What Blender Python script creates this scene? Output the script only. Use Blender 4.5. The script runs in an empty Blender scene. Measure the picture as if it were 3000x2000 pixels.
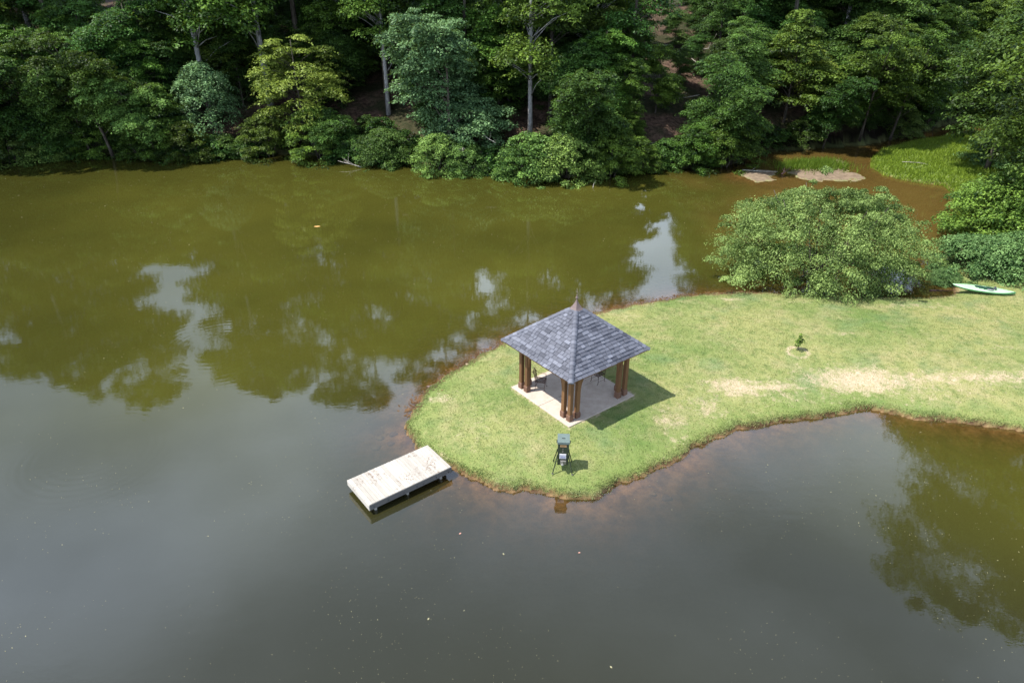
import bpy, math, random
import numpy as np
from mathutils import Vector, Matrix

# ------------------------------------------------------------------ camera, sky, sun, exposure
scene = bpy.context.scene
COL = scene.collection
PITCH = 28.8486
CAMZ = 17.871
cam_d = bpy.data.cameras.new('camera'); cam = bpy.data.objects.new('camera', cam_d); COL.objects.link(cam)
cam.location = (0, 0, CAMZ); cam.rotation_euler = (math.radians(90 - PITCH), 0, 0)
cam_d.lens = 24.0; cam_d.sensor_width = 36.0; cam_d.clip_start = 0.3; cam_d.clip_end = 2000
scene.camera = cam

SUN_EL, SUN_AZ = 60.5, -103.0      # azimuth clockwise from +Y
world = bpy.data.worlds.new('World'); scene.world = world; world.use_nodes = True
wn = world.node_tree.nodes; wl = world.node_tree.links; wn.clear()
w_out = wn.new('ShaderNodeOutputWorld'); w_mix = wn.new('ShaderNodeMixShader')
w_sky = wn.new('ShaderNodeTexSky'); w_sky.sky_type = 'NISHITA'; w_sky.sun_disc = False
w_sky.sun_elevation = math.radians(SUN_EL); w_sky.sun_rotation = math.radians(SUN_AZ)
w_b1 = wn.new('ShaderNodeBackground'); w_b1.inputs[1].default_value = 0.085
wl.new(w_sky.outputs[0], w_b1.inputs[0])
w_b2 = wn.new('ShaderNodeBackground'); w_b2.inputs[0].default_value = (0.64, 0.77, 1.0, 1); w_b2.inputs[1].default_value = 1.25
w_tc = wn.new('ShaderNodeTexCoord'); w_mp = wn.new('ShaderNodeMapping'); w_mp.inputs['Scale'].default_value = (1, 1, 1.7)
w_mp.inputs['Location'].default_value = (0.7, 3.1, 0.4)
w_ns = wn.new('ShaderNodeTexNoise'); w_ns.inputs['Scale'].default_value = 1.7; w_ns.inputs['Detail'].default_value = 5; w_ns.inputs['Roughness'].default_value = 0.5
w_rp = wn.new('ShaderNodeValToRGB'); w_rp.color_ramp.elements[0].position = 0.34; w_rp.color_ramp.elements[1].position = 0.62
w_rp.color_ramp.elements[0].color = (0.25, 0.25, 0.25, 1)
wl.new(w_tc.outputs['Generated'], w_mp.inputs[0]); wl.new(w_mp.outputs[0], w_ns.inputs['Vector'])
w_sx = wn.new('ShaderNodeSeparateXYZ'); wl.new(w_tc.outputs['Generated'], w_sx.inputs[0])
w_mr = wn.new('ShaderNodeMapRange'); wl.new(w_sx.outputs['Z'], w_mr.inputs[0])          # haze brightens every horizon, clouds thin out overhead
w_mr.inputs[1].default_value = 0.58; w_mr.inputs[2].default_value = 0.84; w_mr.inputs[3].default_value = 1.55; w_mr.inputs[4].default_value = 0.34
wl.new(w_mr.outputs[0], w_b2.inputs[1])
wl.new(w_ns.outputs['Fac'], w_rp.inputs[0]); wl.new(w_rp.outputs[0], w_mix.inputs[0])
wl.new(w_b1.outputs[0], w_mix.inputs[1]); wl.new(w_b2.outputs[0], w_mix.inputs[2]); wl.new(w_mix.outputs[0], w_out.inputs[0])

sun_d = bpy.data.lights.new('sun', 'SUN'); sun = bpy.data.objects.new('sun', sun_d); COL.objects.link(sun)
sun_d.energy = 5.0; sun_d.angle = math.radians(0.5); sun_d.color = (1.0, 0.955, 0.88)
e_, a_ = math.radians(SUN_EL), math.radians(SUN_AZ)
TOSUN = Vector((math.sin(a_) * math.cos(e_), math.cos(a_) * math.cos(e_), math.sin(e_)))
sun.rotation_euler = TOSUN.to_track_quat('Z', 'Y').to_euler(); sun.location = (-40, -20, 80)

scene.view_settings.view_transform = 'Standard'; scene.view_settings.look = 'None'
scene.view_settings.exposure = 0.66; scene.view_settings.gamma = 1.0; scene.view_settings.use_curve_mapping = False
scene.render.engine = 'CYCLES'
try:
    scene.cycles.max_bounces = 6; scene.cycles.transparent_max_bounces = 8; scene.cycles.use_denoising = True
    scene.cycles.diffuse_bounces = 2; scene.cycles.glossy_bounces = 3; scene.cycles.transmission_bounces = 3
except Exception: pass

# ------------------------------------------------------------------ helpers
random.seed(7)
RNG = np.random.default_rng(7)
PI = math.pi
cP, sP = math.cos(math.radians(PITCH)), math.sin(math.radians(PITCH))
def W(u, v, z=0.0):
    """point of the plane at height z seen at photo pixel (u, v) of 3000x2000"""
    X = (u - 1500) / 2000; Y = -(v - 1000) / 2000
    d = (X, cP + Y * sP, -sP + Y * cP); t = (z - CAMZ) / d[2]
    return (d[0] * t, d[1] * t)
def W2(u, v, z=0.0): return W(u * 1.27551, v * 1.27551, z)      # the 2352 px wide view of it
def XU(u, y, z):     return (u * 1.27551 - 1500) / 2000 * (y * cP + (CAMZ - z) * sP)

def tag(o, label=None, cat=None, group=None, kind=None):
    if label: o['label'] = label
    if cat: o['category'] = cat
    if group: o['group'] = group
    if kind: o['kind'] = kind
    return o
def empty(name, loc, rz=0.0):
    o = bpy.data.objects.new(name, None); o.location = loc; o.rotation_euler = (0, 0, rz); o.empty_display_size = 0.2
    COL.objects.link(o); return o
def mesh_np(name, V, F, mat, tone=None, smooth=False, k=4, attrs=None):
    """mesh from numpy arrays: V (n,3), F (m,k)"""
    me = bpy.data.meshes.new(name)
    me.vertices.add(len(V)); me.vertices.foreach_set('co', np.asarray(V, np.float32).ravel())
    m = len(F); me.loops.add(m * k); me.loops.foreach_set('vertex_index', np.asarray(F, np.int32).ravel())
    me.polygons.add(m); me.polygons.foreach_set('loop_start', np.arange(0, m * k, k, dtype=np.int32))
    if smooth: me.polygons.foreach_set('use_smooth', np.ones(m, bool))
    me.update(calc_edges=True)
    a = dict(attrs or {})
    if tone is not None: a['tone'] = tone
    for nm, val in a.items():
        at = me.attributes.new(nm, 'FLOAT', 'POINT'); at.data.foreach_set('value', np.asarray(val, np.float32))
    me.materials.append(mat); return me
def link(name, me, parent=None, loc=(0, 0, 0)):
    o = bpy.data.objects.new(name, me); o.location = loc; COL.objects.link(o)
    if parent is not None: o.parent = parent
    return o

class MB:
    """collects shapes and builds ONE mesh object"""
    def __init__(s): s.v = []; s.f = []; s.t = []
    def add(s, vs, fs, tone=0.5):
        n = len(s.v); s.v += [tuple(a) for a in vs]; s.f += [tuple(i + n for i in f) for f in fs]; s.t += [tone] * len(vs); return s
    def hexa(s, p, tone=0.5):      # p: 4 bottom ccw, 4 top ccw
        return s.add(p, [(3, 2, 1, 0), (4, 5, 6, 7), (0, 1, 5, 4), (1, 2, 6, 5), (2, 3, 7, 6), (3, 0, 4, 7)], tone)
    def box(s, x0, x1, y0, y1, z0, z1, tone=0.5, ch=0.0):
        if ch <= 0:
            return s.hexa([(x0, y0, z0), (x1, y0, z0), (x1, y1, z0), (x0, y1, z0), (x0, y0, z1), (x1, y0, z1), (x1, y1, z1), (x0, y1, z1)], tone)
        c = ch; zz = [(z0, c), (z0 + c, 0), (z1 - c, 0), (z1, c)]
        vs = []
        for z, i in zz:
            vs += [(x0 + i + (c if i == 0 else 0), y0 + i, z), (x1 - i - (c if i == 0 else 0), y0 + i, z), (x1 - i, y0 + i + (c if i == 0 else 0), z), (x1 - i, y1 - i - (c if i == 0 else 0), z),
                   (x1 - i - (c if i == 0 else 0), y1 - i, z), (x0 + i + (c if i == 0 else 0), y1 - i, z), (x0 + i, y1 - i - (c if i == 0 else 0), z), (x0 + i, y0 + i + (c if i == 0 else 0), z)]
        fs = [tuple(reversed(range(8))), tuple(range(24, 32))]
        for k in range(3):
            for j in range(8): fs.append((k * 8 + j, k * 8 + (j + 1) % 8, k * 8 + 8 + (j + 1) % 8, k * 8 + 8 + j))
        return s.add(vs, fs, tone)
    def tube(s, pts, rad, n=6, tone=0.5):
        pts = [Vector(p) for p in pts]
        if not hasattr(rad, '__len__'): rad = [rad] * len(pts)
        vs = []; up = None
        for i, p in enumerate(pts):
            d = (pts[min(i + 1, len(pts) - 1)] - pts[max(i - 1, 0)]).normalized()
            if up is None: up = Vector((1, 0, 0)) if abs(d.z) > 0.7 else Vector((0, 0, 1))
            a = (up - d * up.dot(d)).normalized(); b = d.cross(a); up = a
            for j in range(n):
                t = 2 * PI * j / n; vs.append(p + (a * math.cos(t) + b * math.sin(t)) * rad[i])
        fs = [tuple(reversed(range(n))), tuple(range((len(pts) - 1) * n, len(pts) * n))]
        for i in range(len(pts) - 1):
            for j in range(n): fs.append((i * n + j, i * n + (j + 1) % n, (i + 1) * n + (j + 1) % n, (i + 1) * n + j))
        return s.add(vs, fs, tone)
    def lathe(s, prof, n=16, cx=0, cy=0, tone=0.5):
        vs = []; fs = []
        for r, z in prof:
            for j in range(n): vs.append((cx + r * math.cos(2 * PI * j / n), cy + r * math.sin(2 * PI * j / n), z))
        for i in range(len(prof) - 1):
            for j in range(n): fs.append((i * n + j, i * n + (j + 1) % n, (i + 1) * n + (j + 1) % n, (i + 1) * n + j))
        fs.append(tuple(reversed(range(n)))); fs.append(tuple(range((len(prof) - 1) * n, len(prof) * n)))
        return s.add(vs, fs, tone)
    def prism(s, poly, z0, z1, tone=0.5, axis='z'):
        def m(a, b, c): return (a, b, c) if axis == 'z' else ((a, c, b) if axis == 'y' else (c, a, b))
        n = len(poly); vs = [m(a, b, z0) for a, b in poly] + [m(a, b, z1) for a, b in poly]
        fs = [tuple(reversed(range(n))), tuple(range(n, 2 * n))] + [(i, (i + 1) % n, n + (i + 1) % n, n + i) for i in range(n)]
        if axis == 'y': fs = [tuple(reversed(f)) for f in fs]
        return s.add(vs, fs, tone)
    def build(s, name, mat, parent=None, loc=(0, 0, 0), smooth=False, rz=0.0):
        me = bpy.data.meshes.new(name); me.from_pydata(s.v, [], s.f); me.update()
        at = me.attributes.new('tone', 'FLOAT', 'POINT'); at.data.foreach_set('value', np.array(s.t, np.float32))
        if smooth:
            me.polygons.foreach_set('use_smooth', np.ones(len(me.polygons), bool))
        me.materials.append(mat); o = link(name, me, parent, loc); o.rotation_euler = (0, 0, rz); return o

# numpy value noise
def _h(ix, iy, seed):
    n = (ix.astype(np.int64) * 374761393 + iy.astype(np.int64) * 668265263 + seed * 974711) & 0x7fffffff
    n = ((n ^ (n >> 13)) * 1274126177) & 0x7fffffff
    return ((n ^ (n >> 16)) & 0xffff) / 65535.0
def vnoise(x, y, s=1.0, seed=0, octv=3):
    x = np.asarray(x, float) / s; y = np.asarray(y, float) / s; r = 0; a = 1.0; tot = 0
    for o in range(octv):
        ix = np.floor(x); iy = np.floor(y); fx = x - ix; fy = y - iy; fx = fx * fx * (3 - 2 * fx); fy = fy * fy * (3 - 2 * fy)
        v = (_h(ix, iy, seed + o) * (1 - fx) + _h(ix + 1, iy, seed + o) * fx) * (1 - fy) + (_h(ix, iy + 1, seed + o) * (1 - fx) + _h(ix + 1, iy + 1, seed + o) * fx) * fy
        r = r + v * a; tot += a; a *= 0.5; x = x * 2.03 + 7.1; y = y * 2.03 - 3.3
    return r / tot
def sstep(a, b, x): t = np.clip((x - a) / (b - a), 0, 1); return t * t * (3 - 2 * t)

# ------------------------------------------------------------------ materials
class NT:
    def __init__(s, name):
        s.m = bpy.data.materials.new(name); s.m.use_nodes = True; s.t = s.m.node_tree; s.t.nodes.clear()
        s.out = s.t.nodes.new('ShaderNodeOutputMaterial')
    def n(s, typ, **kw):
        nd = s.t.nodes.new('ShaderNode' + typ)
        for k, v in kw.items(): setattr(nd, k, v)
        return nd
    def l(s, a, b): s.t.links.new(a, b)
    def setin(s, sock, v):
        if hasattr(v, 'is_linked') or isinstance(v, bpy.types.NodeSocket): s.l(v, sock)
        else: sock.default_value = v
    def attr(s, nm): a = s.n('Attribute'); a.attribute_name = nm; return a.outputs['Fac']
    def math(s, op, a, b=0.0, c=None, clamp=False):
        m = s.n('Math', operation=op); m.use_clamp = clamp
        s.setin(m.inputs[0], a); s.setin(m.inputs[1], b)
        if c is not None: s.setin(m.inputs[2], c)
        return m.outputs[0]
    def mix(s, f, a, b):
        m = s.n('Mix', data_type='RGBA'); s.setin(m.inputs[0], f)
        s.setin(m.inputs[6], a if not isinstance(a, tuple) else a + (1,)); s.setin(m.inputs[7], b if not isinstance(b, tuple) else b + (1,))
        return m.outputs[2]
    def pos(s, scale=(1, 1, 1), obj=False, loc=(0, 0, 0)):
        if obj: src = s.n('TexCoord').outputs['Object']
        else: src = s.n('NewGeometry').outputs['Position']
        mp = s.n('Mapping'); mp.inputs['Scale'].default_value = scale; mp.inputs['Location'].default_value = loc; s.l(src, mp.inputs[0]); return mp.outputs[0]
    def noise(s, vec, scale, detail=3, rough=0.5, dist=0.0):
        nz = s.n('TexNoise'); s.l(vec, nz.inputs['Vector']); nz.inputs['Scale'].default_value = scale
        nz.inputs['Detail'].default_value = detail; nz.inputs['Roughness'].default_value = rough; nz.inputs['Distortion'].default_value = dist
        return nz.outputs['Fac']
    def ramp(s, f, a, b, smooth=False):
        m = s.n('MapRange'); s.setin(m.inputs[0], f); m.inputs[1].default_value = a; m.inputs[2].default_value = b
        if smooth: m.interpolation_type = 'SMOOTHSTEP'
        return m.outputs[0]
    def bump(s, h, strength, dist=0.02):
        b = s.n('Bump'); s.l(h, b.inputs['Height']); b.inputs['Strength'].default_value = strength; b.inputs['Distance'].default_value = dist; return b.outputs[0]
    def princ(s, color, rough=0.7, spec=0.3, metal=0.0, normal=None):
        p = s.n('BsdfPrincipled'); s.setin(p.inputs['Base Color'], color if not isinstance(color, tuple) else color + (1,))
        s.setin(p.inputs['Roughness'], rough); p.inputs['Specular IOR Level'].default_value = spec; p.inputs['Metallic'].default_value = metal
        if normal is not None: s.l(normal, p.inputs['Normal'])
        return p.outputs[0]
    def done(s, sh): s.l(sh, s.out.inputs[0]); return s.m

def simple(name, c, rough=0.6, spec=0.3, metal=0.0, var=0.25, scale=6.0, bump=0.0):
    t = NT(name); p = t.pos(obj=True); n = t.noise(p, scale, 4, 0.6)
    d = tuple(x * (1 - var) for x in c); e = tuple(min(1, x * (1 + var)) for x in c)
    nb = t.bump(n, bump, 0.01) if bump else None
    return t.done(t.princ(t.mix(t.ramp(n, 0.3, 0.7), d, e), rough, spec, metal, nb))

def foliage(name, dark, light, spec=0.2, trans=0.28, huevar=0.27):
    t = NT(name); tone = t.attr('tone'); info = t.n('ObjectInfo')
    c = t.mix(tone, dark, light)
    hs = t.n('HueSaturation'); t.l(c, hs.inputs['Color'])
    t.l(t.math('MULTIPLY_ADD', info.outputs['Random'], 0.13 * huevar, 0.5 - 0.065 * huevar), hs.inputs['Hue'])
    r2 = t.math('FRACT', t.math('MULTIPLY', info.outputs['Random'], 7.31))
    t.l(t.math('MULTIPLY_ADD', r2, huevar * 3, 1 - huevar * 1.5), hs.inputs['Value'])
    col = hs.outputs[0]
    p = t.princ(col, 0.5, spec)
    tr = t.n('BsdfTranslucent'); g = t.mix(0.5, col, (0.16, 0.22, 0.02)); t.l(g, tr.inputs[0])
    ms = t.n('MixShader'); ms.inputs[0].default_value = trans; t.l(p, ms.inputs[1]); t.l(tr.outputs[0], ms.inputs[2])
    return t.done(ms.outputs[0])

M = {}
M['leaf_deep'] = foliage('leaf_deep', (0.005, 0.018, 0.006), (0.090, 0.185, 0.034), spec=0.18)
M['leaf_mid'] = foliage('leaf_mid', (0.008, 0.026, 0.006), (0.145, 0.250, 0.036), spec=0.18)
M['leaf_grey'] = foliage('leaf_grey', (0.022, 0.056, 0.026), (0.215, 0.375, 0.150), spec=0.18, huevar=.03)
M['leaf_yellow'] = foliage('leaf_yellow', (0.050, 0.085, 0.010), (0.350, 0.440, 0.080), huevar=.03, trans=0.35)
M['leaf_willow'] = foliage('leaf_willow', (0.024, 0.058, 0.010), (0.330, 0.450, 0.135), spec=0.18, huevar=.03, trans=0.3)
M['leaf_shore'] = foliage('leaf_shore', (0.022, 0.054, 0.012), (0.215, 0.340, 0.075), spec=0.18)
M['leaf_bush'] = foliage('leaf_bush', (0.025, 0.070, 0.012), (0.220, 0.360, 0.060), spec=0.18, huevar=.06); M['leaf_low'] = foliage('leaf_low', (0.035, 0.090, 0.025), (0.230, 0.380, 0.130), spec=0.18, huevar=.06)
M['leaf_pine'] = foliage('leaf_pine', (0.018, 0.042, 0.014), (0.065, 0.105, 0.030), spec=0.18, trans=0.15)

def bark_mat(name, a, b):
    t = NT(name); p = t.pos((1, 1, 0.25), obj=True); n = t.noise(p, 9, 5, 0.65); n2 = t.noise(p, 1.5, 2)
    c = t.mix(t.ramp(n, 0.35, 0.65), a, b); c = t.mix(t.ramp(n2, 0.5, 0.75), c, tuple(x * 0.6 for x in a))
    return t.done(t.princ(c, 0.9, 0.15, normal=t.bump(n, 0.6, 0.05)))
M['bark'] = bark_mat('bark', (0.045, 0.036, 0.028), (0.13, 0.115, 0.095))
M['bark_pale'] = bark_mat('bark_pale', (0.16, 0.155, 0.15), (0.40, 0.39, 0.38))
M['deadwood'] = bark_mat('deadwood', (0.20, 0.18, 0.155), (0.48, 0.45, 0.40))
M['driftwood'] = bark_mat('driftwood', (0.05, 0.03, 0.032), (0.15, 0.09, 0.095))

# lawn colour, shared by soil sheet and grass blades
def lawn_color(t):
    P = t.pos()
    big = t.noise(P, 0.16, 3, 0.55); mid = t.noise(P, 0.75, 4, 0.6); fine = t.noise(t.pos((1, 1, 1)), 5.5, 4, 0.7); fleck = t.noise(P, 17, 3, 0.75)
    c = t.mix(t.ramp(big, 0.36, 0.62), (0.145, 0.205, 0.060), (0.270, 0.275, 0.108))
    c = t.mix(t.math('MULTIPLY', t.ramp(mid, 0.46, 0.70), 0.6), c, (0.35, 0.305, 0.165))
    c = t.mix(t.math('MULTIPLY', t.ramp(t.noise(t.pos(loc=(31, 7, 2)), 0.5, 3, 0.5), 0.55, 0.72), 0.6), c, (0.115, 0.190, 0.085))
    c = t.mix(t.math('MULTIPLY', t.ramp(fine, 0.55, 0.75), 0.5), c, (0.36, 0.33, 0.20))
    c = t.mix(t.math('MULTIPLY', t.ramp(fleck, 0.52, 0.72), 0.45), c, (0.05, 0.09, 0.022))
    c = t.mix(t.math('MULTIPLY', t.ramp(t.noise(t.pos(loc=(3, 9, 1)), 2.6, 3, 0.6), 0.48, 0.68), 0.5), c, (0.075, 0.135, 0.035))
    lush = t.attr('lush')
    c = t.mix(t.math('MULTIPLY', lush, t.ramp(fine, 0.25, 0.6)), c, (0.145, 0.205, 0.055))
    return c, mid, fine, fleck
def ground_material():
    t = NT('ground'); c, mid, fine, fleck = lawn_color(t); P = t.pos()
    bare = t.attr('bare')
    bn = t.math('ADD', bare, t.math('MULTIPLY', t.math('SUBTRACT', t.noise(P, 2.2, 8, 0.85), 0.5), 3.6))
    soil = t.mix(t.ramp(t.noise(P, 7, 4, 0.7), 0.3, 0.7), (0.36, 0.275, 0.185), (0.54, 0.44, 0.32))
    c = t.mix(t.math('MULTIPLY', t.ramp(bn, 0.42, 1.0), 0.88), c, soil)
    # forest litter
    fn = t.noise(P, 2.2, 5, 0.75); fn2 = t.noise(P, 0.25, 3, 0.5)
    litter = t.mix(t.ramp(fn, 0.35, 0.68), (0.030, 0.019, 0.014), (0.17, 0.110, 0.080))
    litter = t.mix(t.math('MULTIPLY', t.ramp(fn2, 0.42, 0.58), 0.75), litter, (0.022, 0.034, 0.012))
    litter = t.mix(t.attr('bank_shade'), litter, (0.012, 0.009, 0.006)); c = t.mix(t.attr('forest'), c, litter)  # shade under the far trees, painted dark along the waterline
    # clay of the bank and the bed
    cn = t.noise(P, 2.4, 5, 0.7)
    clay = t.mix(t.ramp(cn, 0.35, 0.65), (0.125, 0.070, 0.030), (0.38, 0.240, 0.125))
    clay = t.mix(t.ramp(t.noise(P, 0.7, 3, 0.6), 0.52, 0.7), clay, (0.10, 0.062, 0.050))
    clay = t.mix(t.attr('bank_shade'), clay, (0.02, 0.014, 0.008)); c = t.mix(t.attr('clay'), c, clay)  # same painted tree shade over the far bank clay
    c = t.mix(t.math('MULTIPLY', t.attr('rim'), 0.9, clamp=True), c, (0.035, 0.020, 0.010))
    sand = t.mix(t.ramp(cn, 0.3, 0.7), (0.13, 0.095, 0.065), (0.27, 0.205, 0.145))
    c = t.mix(t.attr('sand'), c, sand)
    h = t.math('ADD', t.math('MULTIPLY', fleck, 0.6), fine)
    return t.done(t.princ(c, 0.95, 0.1, normal=t.bump(h, 0.7, 0.07)))
M['ground'] = ground_material()
t = NT('grass_blade'); c, *_ = lawn_color(t)
hs = t.n('HueSaturation'); t.l(c, hs.inputs['Color']); hs.inputs['Value'].default_value = 1.3; c = hs.outputs[0]; c = t.mix(t.attr('tone'), c, t.mix(0.4, c, (0.40, 0.43, 0.18)))
tr = t.n('BsdfTranslucent'); t.l(c, tr.inputs[0]); ms = t.n('MixShader'); ms.inputs[0].default_value = 0.3
t.l(t.princ(c, 0.7, 0.2), ms.inputs[1]); t.l(tr.outputs[0], ms.inputs[2]); M['blade'] = t.done(ms.outputs[0])
M['marsh'] = foliage('marsh_grass', (0.095, 0.165, 0.016), (0.260, 0.375, 0.040), trans=0.4)

# ------------------------------------------------------------------ shore lines
shore_B = [W2(*p) for p in [(2075, 333), (2030, 347), (2008, 365), (2005, 385), (2035, 403), (2075, 413), (2120, 421), (2172, 426), (2200, 452), (2205, 500), (2185, 560), (2150, 600), (2140, 628), (2165, 648), (2190, 662),
    (2180, 680), (2120, 685), (2050, 683), (1990, 681), (1880, 677), (1750, 675), (1690, 675), (1640, 678), (1560, 683), (1480, 697), (1420, 709), (1370, 724), (1300, 745), (1225, 765), (1160, 787), (1100, 817), (1050, 850), (1000, 887), (962, 918), (943, 950)]]
shore_B += [W(*p) for p in [(1191, 1251), (1198, 1281), (1217, 1313), (1268, 1350), (1325, 1381), (1398, 1405), (1461, 1430), (1525, 1435), (1610, 1449), (1695, 1451), (1740, 1456), (1801, 1427), (1887, 1404), (1929, 1375), (1993, 1344), (2040, 1302), (2099, 1276)]]
shore_B += [W2(*p) for p in [(1700, 986), (1760, 976), (1800, 966), (1900, 956), (2000, 944), (2050, 951), (2120, 962), (2200, 969), (2280, 979), (2352, 992)]]
bx_ = shore_B[-1]
shore_B += [(bx_[0] + 8, bx_[1] - 1.5), (bx_[0] + 25, bx_[1] - 8), (bx_[0] + 60, bx_[1] - 30), (bx_[0] + 110, -40), (320, -60), (320, 160), (120, 110)]
shore_A = [(-320, 60), (-150, 92), (-90, 84)] + [W2(*p) for p in [(-60, 386), (0, 380), (100, 372), (160, 364), (300, 370), (400, 374), (560, 364), (700, 368), (850, 376), (950, 388), (1050, 392), (1130, 398), (1200, 404), (1300, 408), (1400, 404), (1500, 394), (1600, 392),
    (1680, 388), (1715, 368), (1780, 350), (1900, 343), (2000, 336), (2060, 322)]] + [(60, 92), (120, 100), (320, 130), (320, 520), (-320, 520)]
bar_C = [W2(*p) for p in [(1688, 400), (1712, 392), (1745, 391), (1775, 396), (1786, 408), (1778, 419), (1740, 419), (1700, 410)]]
bar_D = [W2(*p) for p in [(1806, 396), (1830, 383), (1870, 372), (1925, 366), (1945, 372), (1940, 384), (1958, 395), (1972, 408), (1920, 414), (1860, 414), (1822, 406)]]
near_E = [(-320, -70), (-100, -62), (0, -50), (120, -40), (320, -60), (320, -400), (-320, -400)]

def sdist(x, y, poly):
    x = np.asarray(x, float).ravel(); y = np.asarray(y, float).ravel()
    best = np.full(x.shape, 1e18); ins = np.zeros(x.shape, bool); n = len(poly)
    for i in range(n):
        ax, ay = poly[i]; bx, by = poly[(i + 1) % n]; dx, dy = bx - ax, by - ay; L = dx * dx + dy * dy + 1e-12
        t = np.clip(((x - ax) * dx + (y - ay) * dy) / L, 0, 1)
        best = np.minimum(best, (x - ax - t * dx) ** 2 + (y - ay - t * dy) ** 2)
        c = ((ay > y) != (by > y)); 
        with np.errstate(divide='ignore', invalid='ignore'): xi = dx * (y - ay) / (dy if abs(dy) > 1e-12 else 1e-12) + ax
        ins ^= c & (x < xi)
    d = np.sqrt(best); return np.where(ins, d, -d)

GX, GY, GR = 2.777, 26.465, 0.660       # gazebo
SLABZ = 0.70
def recede(x): return 2.3 - 1.2 * sstep(8, 16, x) - 0.6 * sstep(18, 24, x)
def terrain(x, y):
    x = np.asarray(x, float).ravel(); y = np.asarray(y, float).ravel()
    wob = (vnoise(x, y, 0.55, 3, 3) - 0.5) * 0.50 + (vnoise(x, y, 2.6, 9, 2) - 0.5) * 0.5
    sA = sdist(x, y, shore_A) + wob * 2.0 - recede(x); sB = sdist(x, y, shore_B) + wob * np.where(y > 40, 1.6, 0.9); wb2 = wob * 2 + (vnoise(x, y, 1.6, 19, 3) - .5) * 1.6; sC = sdist(x, y, bar_C) + wb2; sD = sdist(x, y, bar_D) + wb2; sE = sdist(x, y, near_E)
    r = np.hypot(x - GX, y - GY)
    hB = 0.17 * sstep(-0.05, 0.12, sB) + 0.50 * (1 - np.exp(-np.maximum(sB, 0) * 0.33)) + np.maximum(x - 34, 0) * 0.05
    soft = sstep(30, 34, y)            # low soft shore on the lake side
    hB = hB - 0.10 * soft * (1 - sstep(0, 1.2, sB))
    hB = hB * (1 - sstep(46, 50, y) * 0.6)
    hB = hB + (vnoise(x, y, 0.5, 21, 3) - 0.5) * 0.05 + (vnoise(x, y, 5, 22, 2) - 0.5) * 0.12 * sstep(0.5, 4, sB)
    k = 1 - sstep(2.9, 5.2, r); hB = hB * (1 - k) + (SLABZ - 0.055) * k * sstep(0, 0.5, sB) + hB * k * (1 - sstep(0, 0.5, sB))
    hA = 0.9 * sstep(0, 1.6, sA) + 0.38 * np.clip(sA, 0, 32) + 0.04 * np.clip(sA - 32, 0, 200) + (vnoise(x, y, 6, 31, 3) - 0.5) * 1.6 * sstep(1, 6, sA) + (vnoise(x, y, 1.2, 33, 2) - 0.5) * 0.2 * sstep(0, 2, sA)
    hC = 0.11 * sstep(0, 0.8, sC); hD = 0.14 * sstep(0, 0.8, sD); hE = 0.5 + 0.1 * np.clip(sE, 0, 100)
    land = np.full(x.shape, -9.0)
    for s_, h_ in ((sA, hA), (sB, hB), (sC, hC), (sD, hD), (sE, hE)): land = np.where(s_ > 0, np.maximum(land, h_), land)
    su = np.maximum.reduce([sA, sB, sC, sD, sE])
    dep = depth_of(x, y, np.maximum(-su, 0))
    z = np.where(su > 0, np.maximum(land, 0.012), -dep)
    return z, su, sA, sB, sC, sD
def depth_of(x, y, d):
    creek = sstep(18, 26, x) * sstep(34, 39, y)
    dd = 0.02 + 0.17 * d ** 0.95
    dd = dd * (1 - creek) + np.minimum(dd * 0.5, 0.30) * creek
    return np.minimum(dd, 2.2) + (vnoise(x, y, 1.1, 41, 3) - 0.5) * 0.05 * np.minimum(d, 1)
def axis(lo, a, b, hi, fine, g=1.13, mx=9.0):
    c = list(np.arange(a, b, fine)); s = fine; p = c[-1]
    while p < hi: s = min(s * g, mx); p += s; c.append(p)
    s = fine; p = a; L = []
    while p > lo: s = min(s * g, mx); p -= s; L.append(p)
    return np.array(L[::-1] + c)
def sheet(xs, ys):
    X, Y = np.meshgrid(xs, ys); nx, ny = len(xs), len(ys)
    i = np.arange(nx - 1)[None, :] + np.arange(ny - 1)[:, None] * nx
    F = np.stack([i, i + 1, i + 1 + nx, i + nx], -1).reshape(-1, 4); return X.ravel(), Y.ravel(), F

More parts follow.
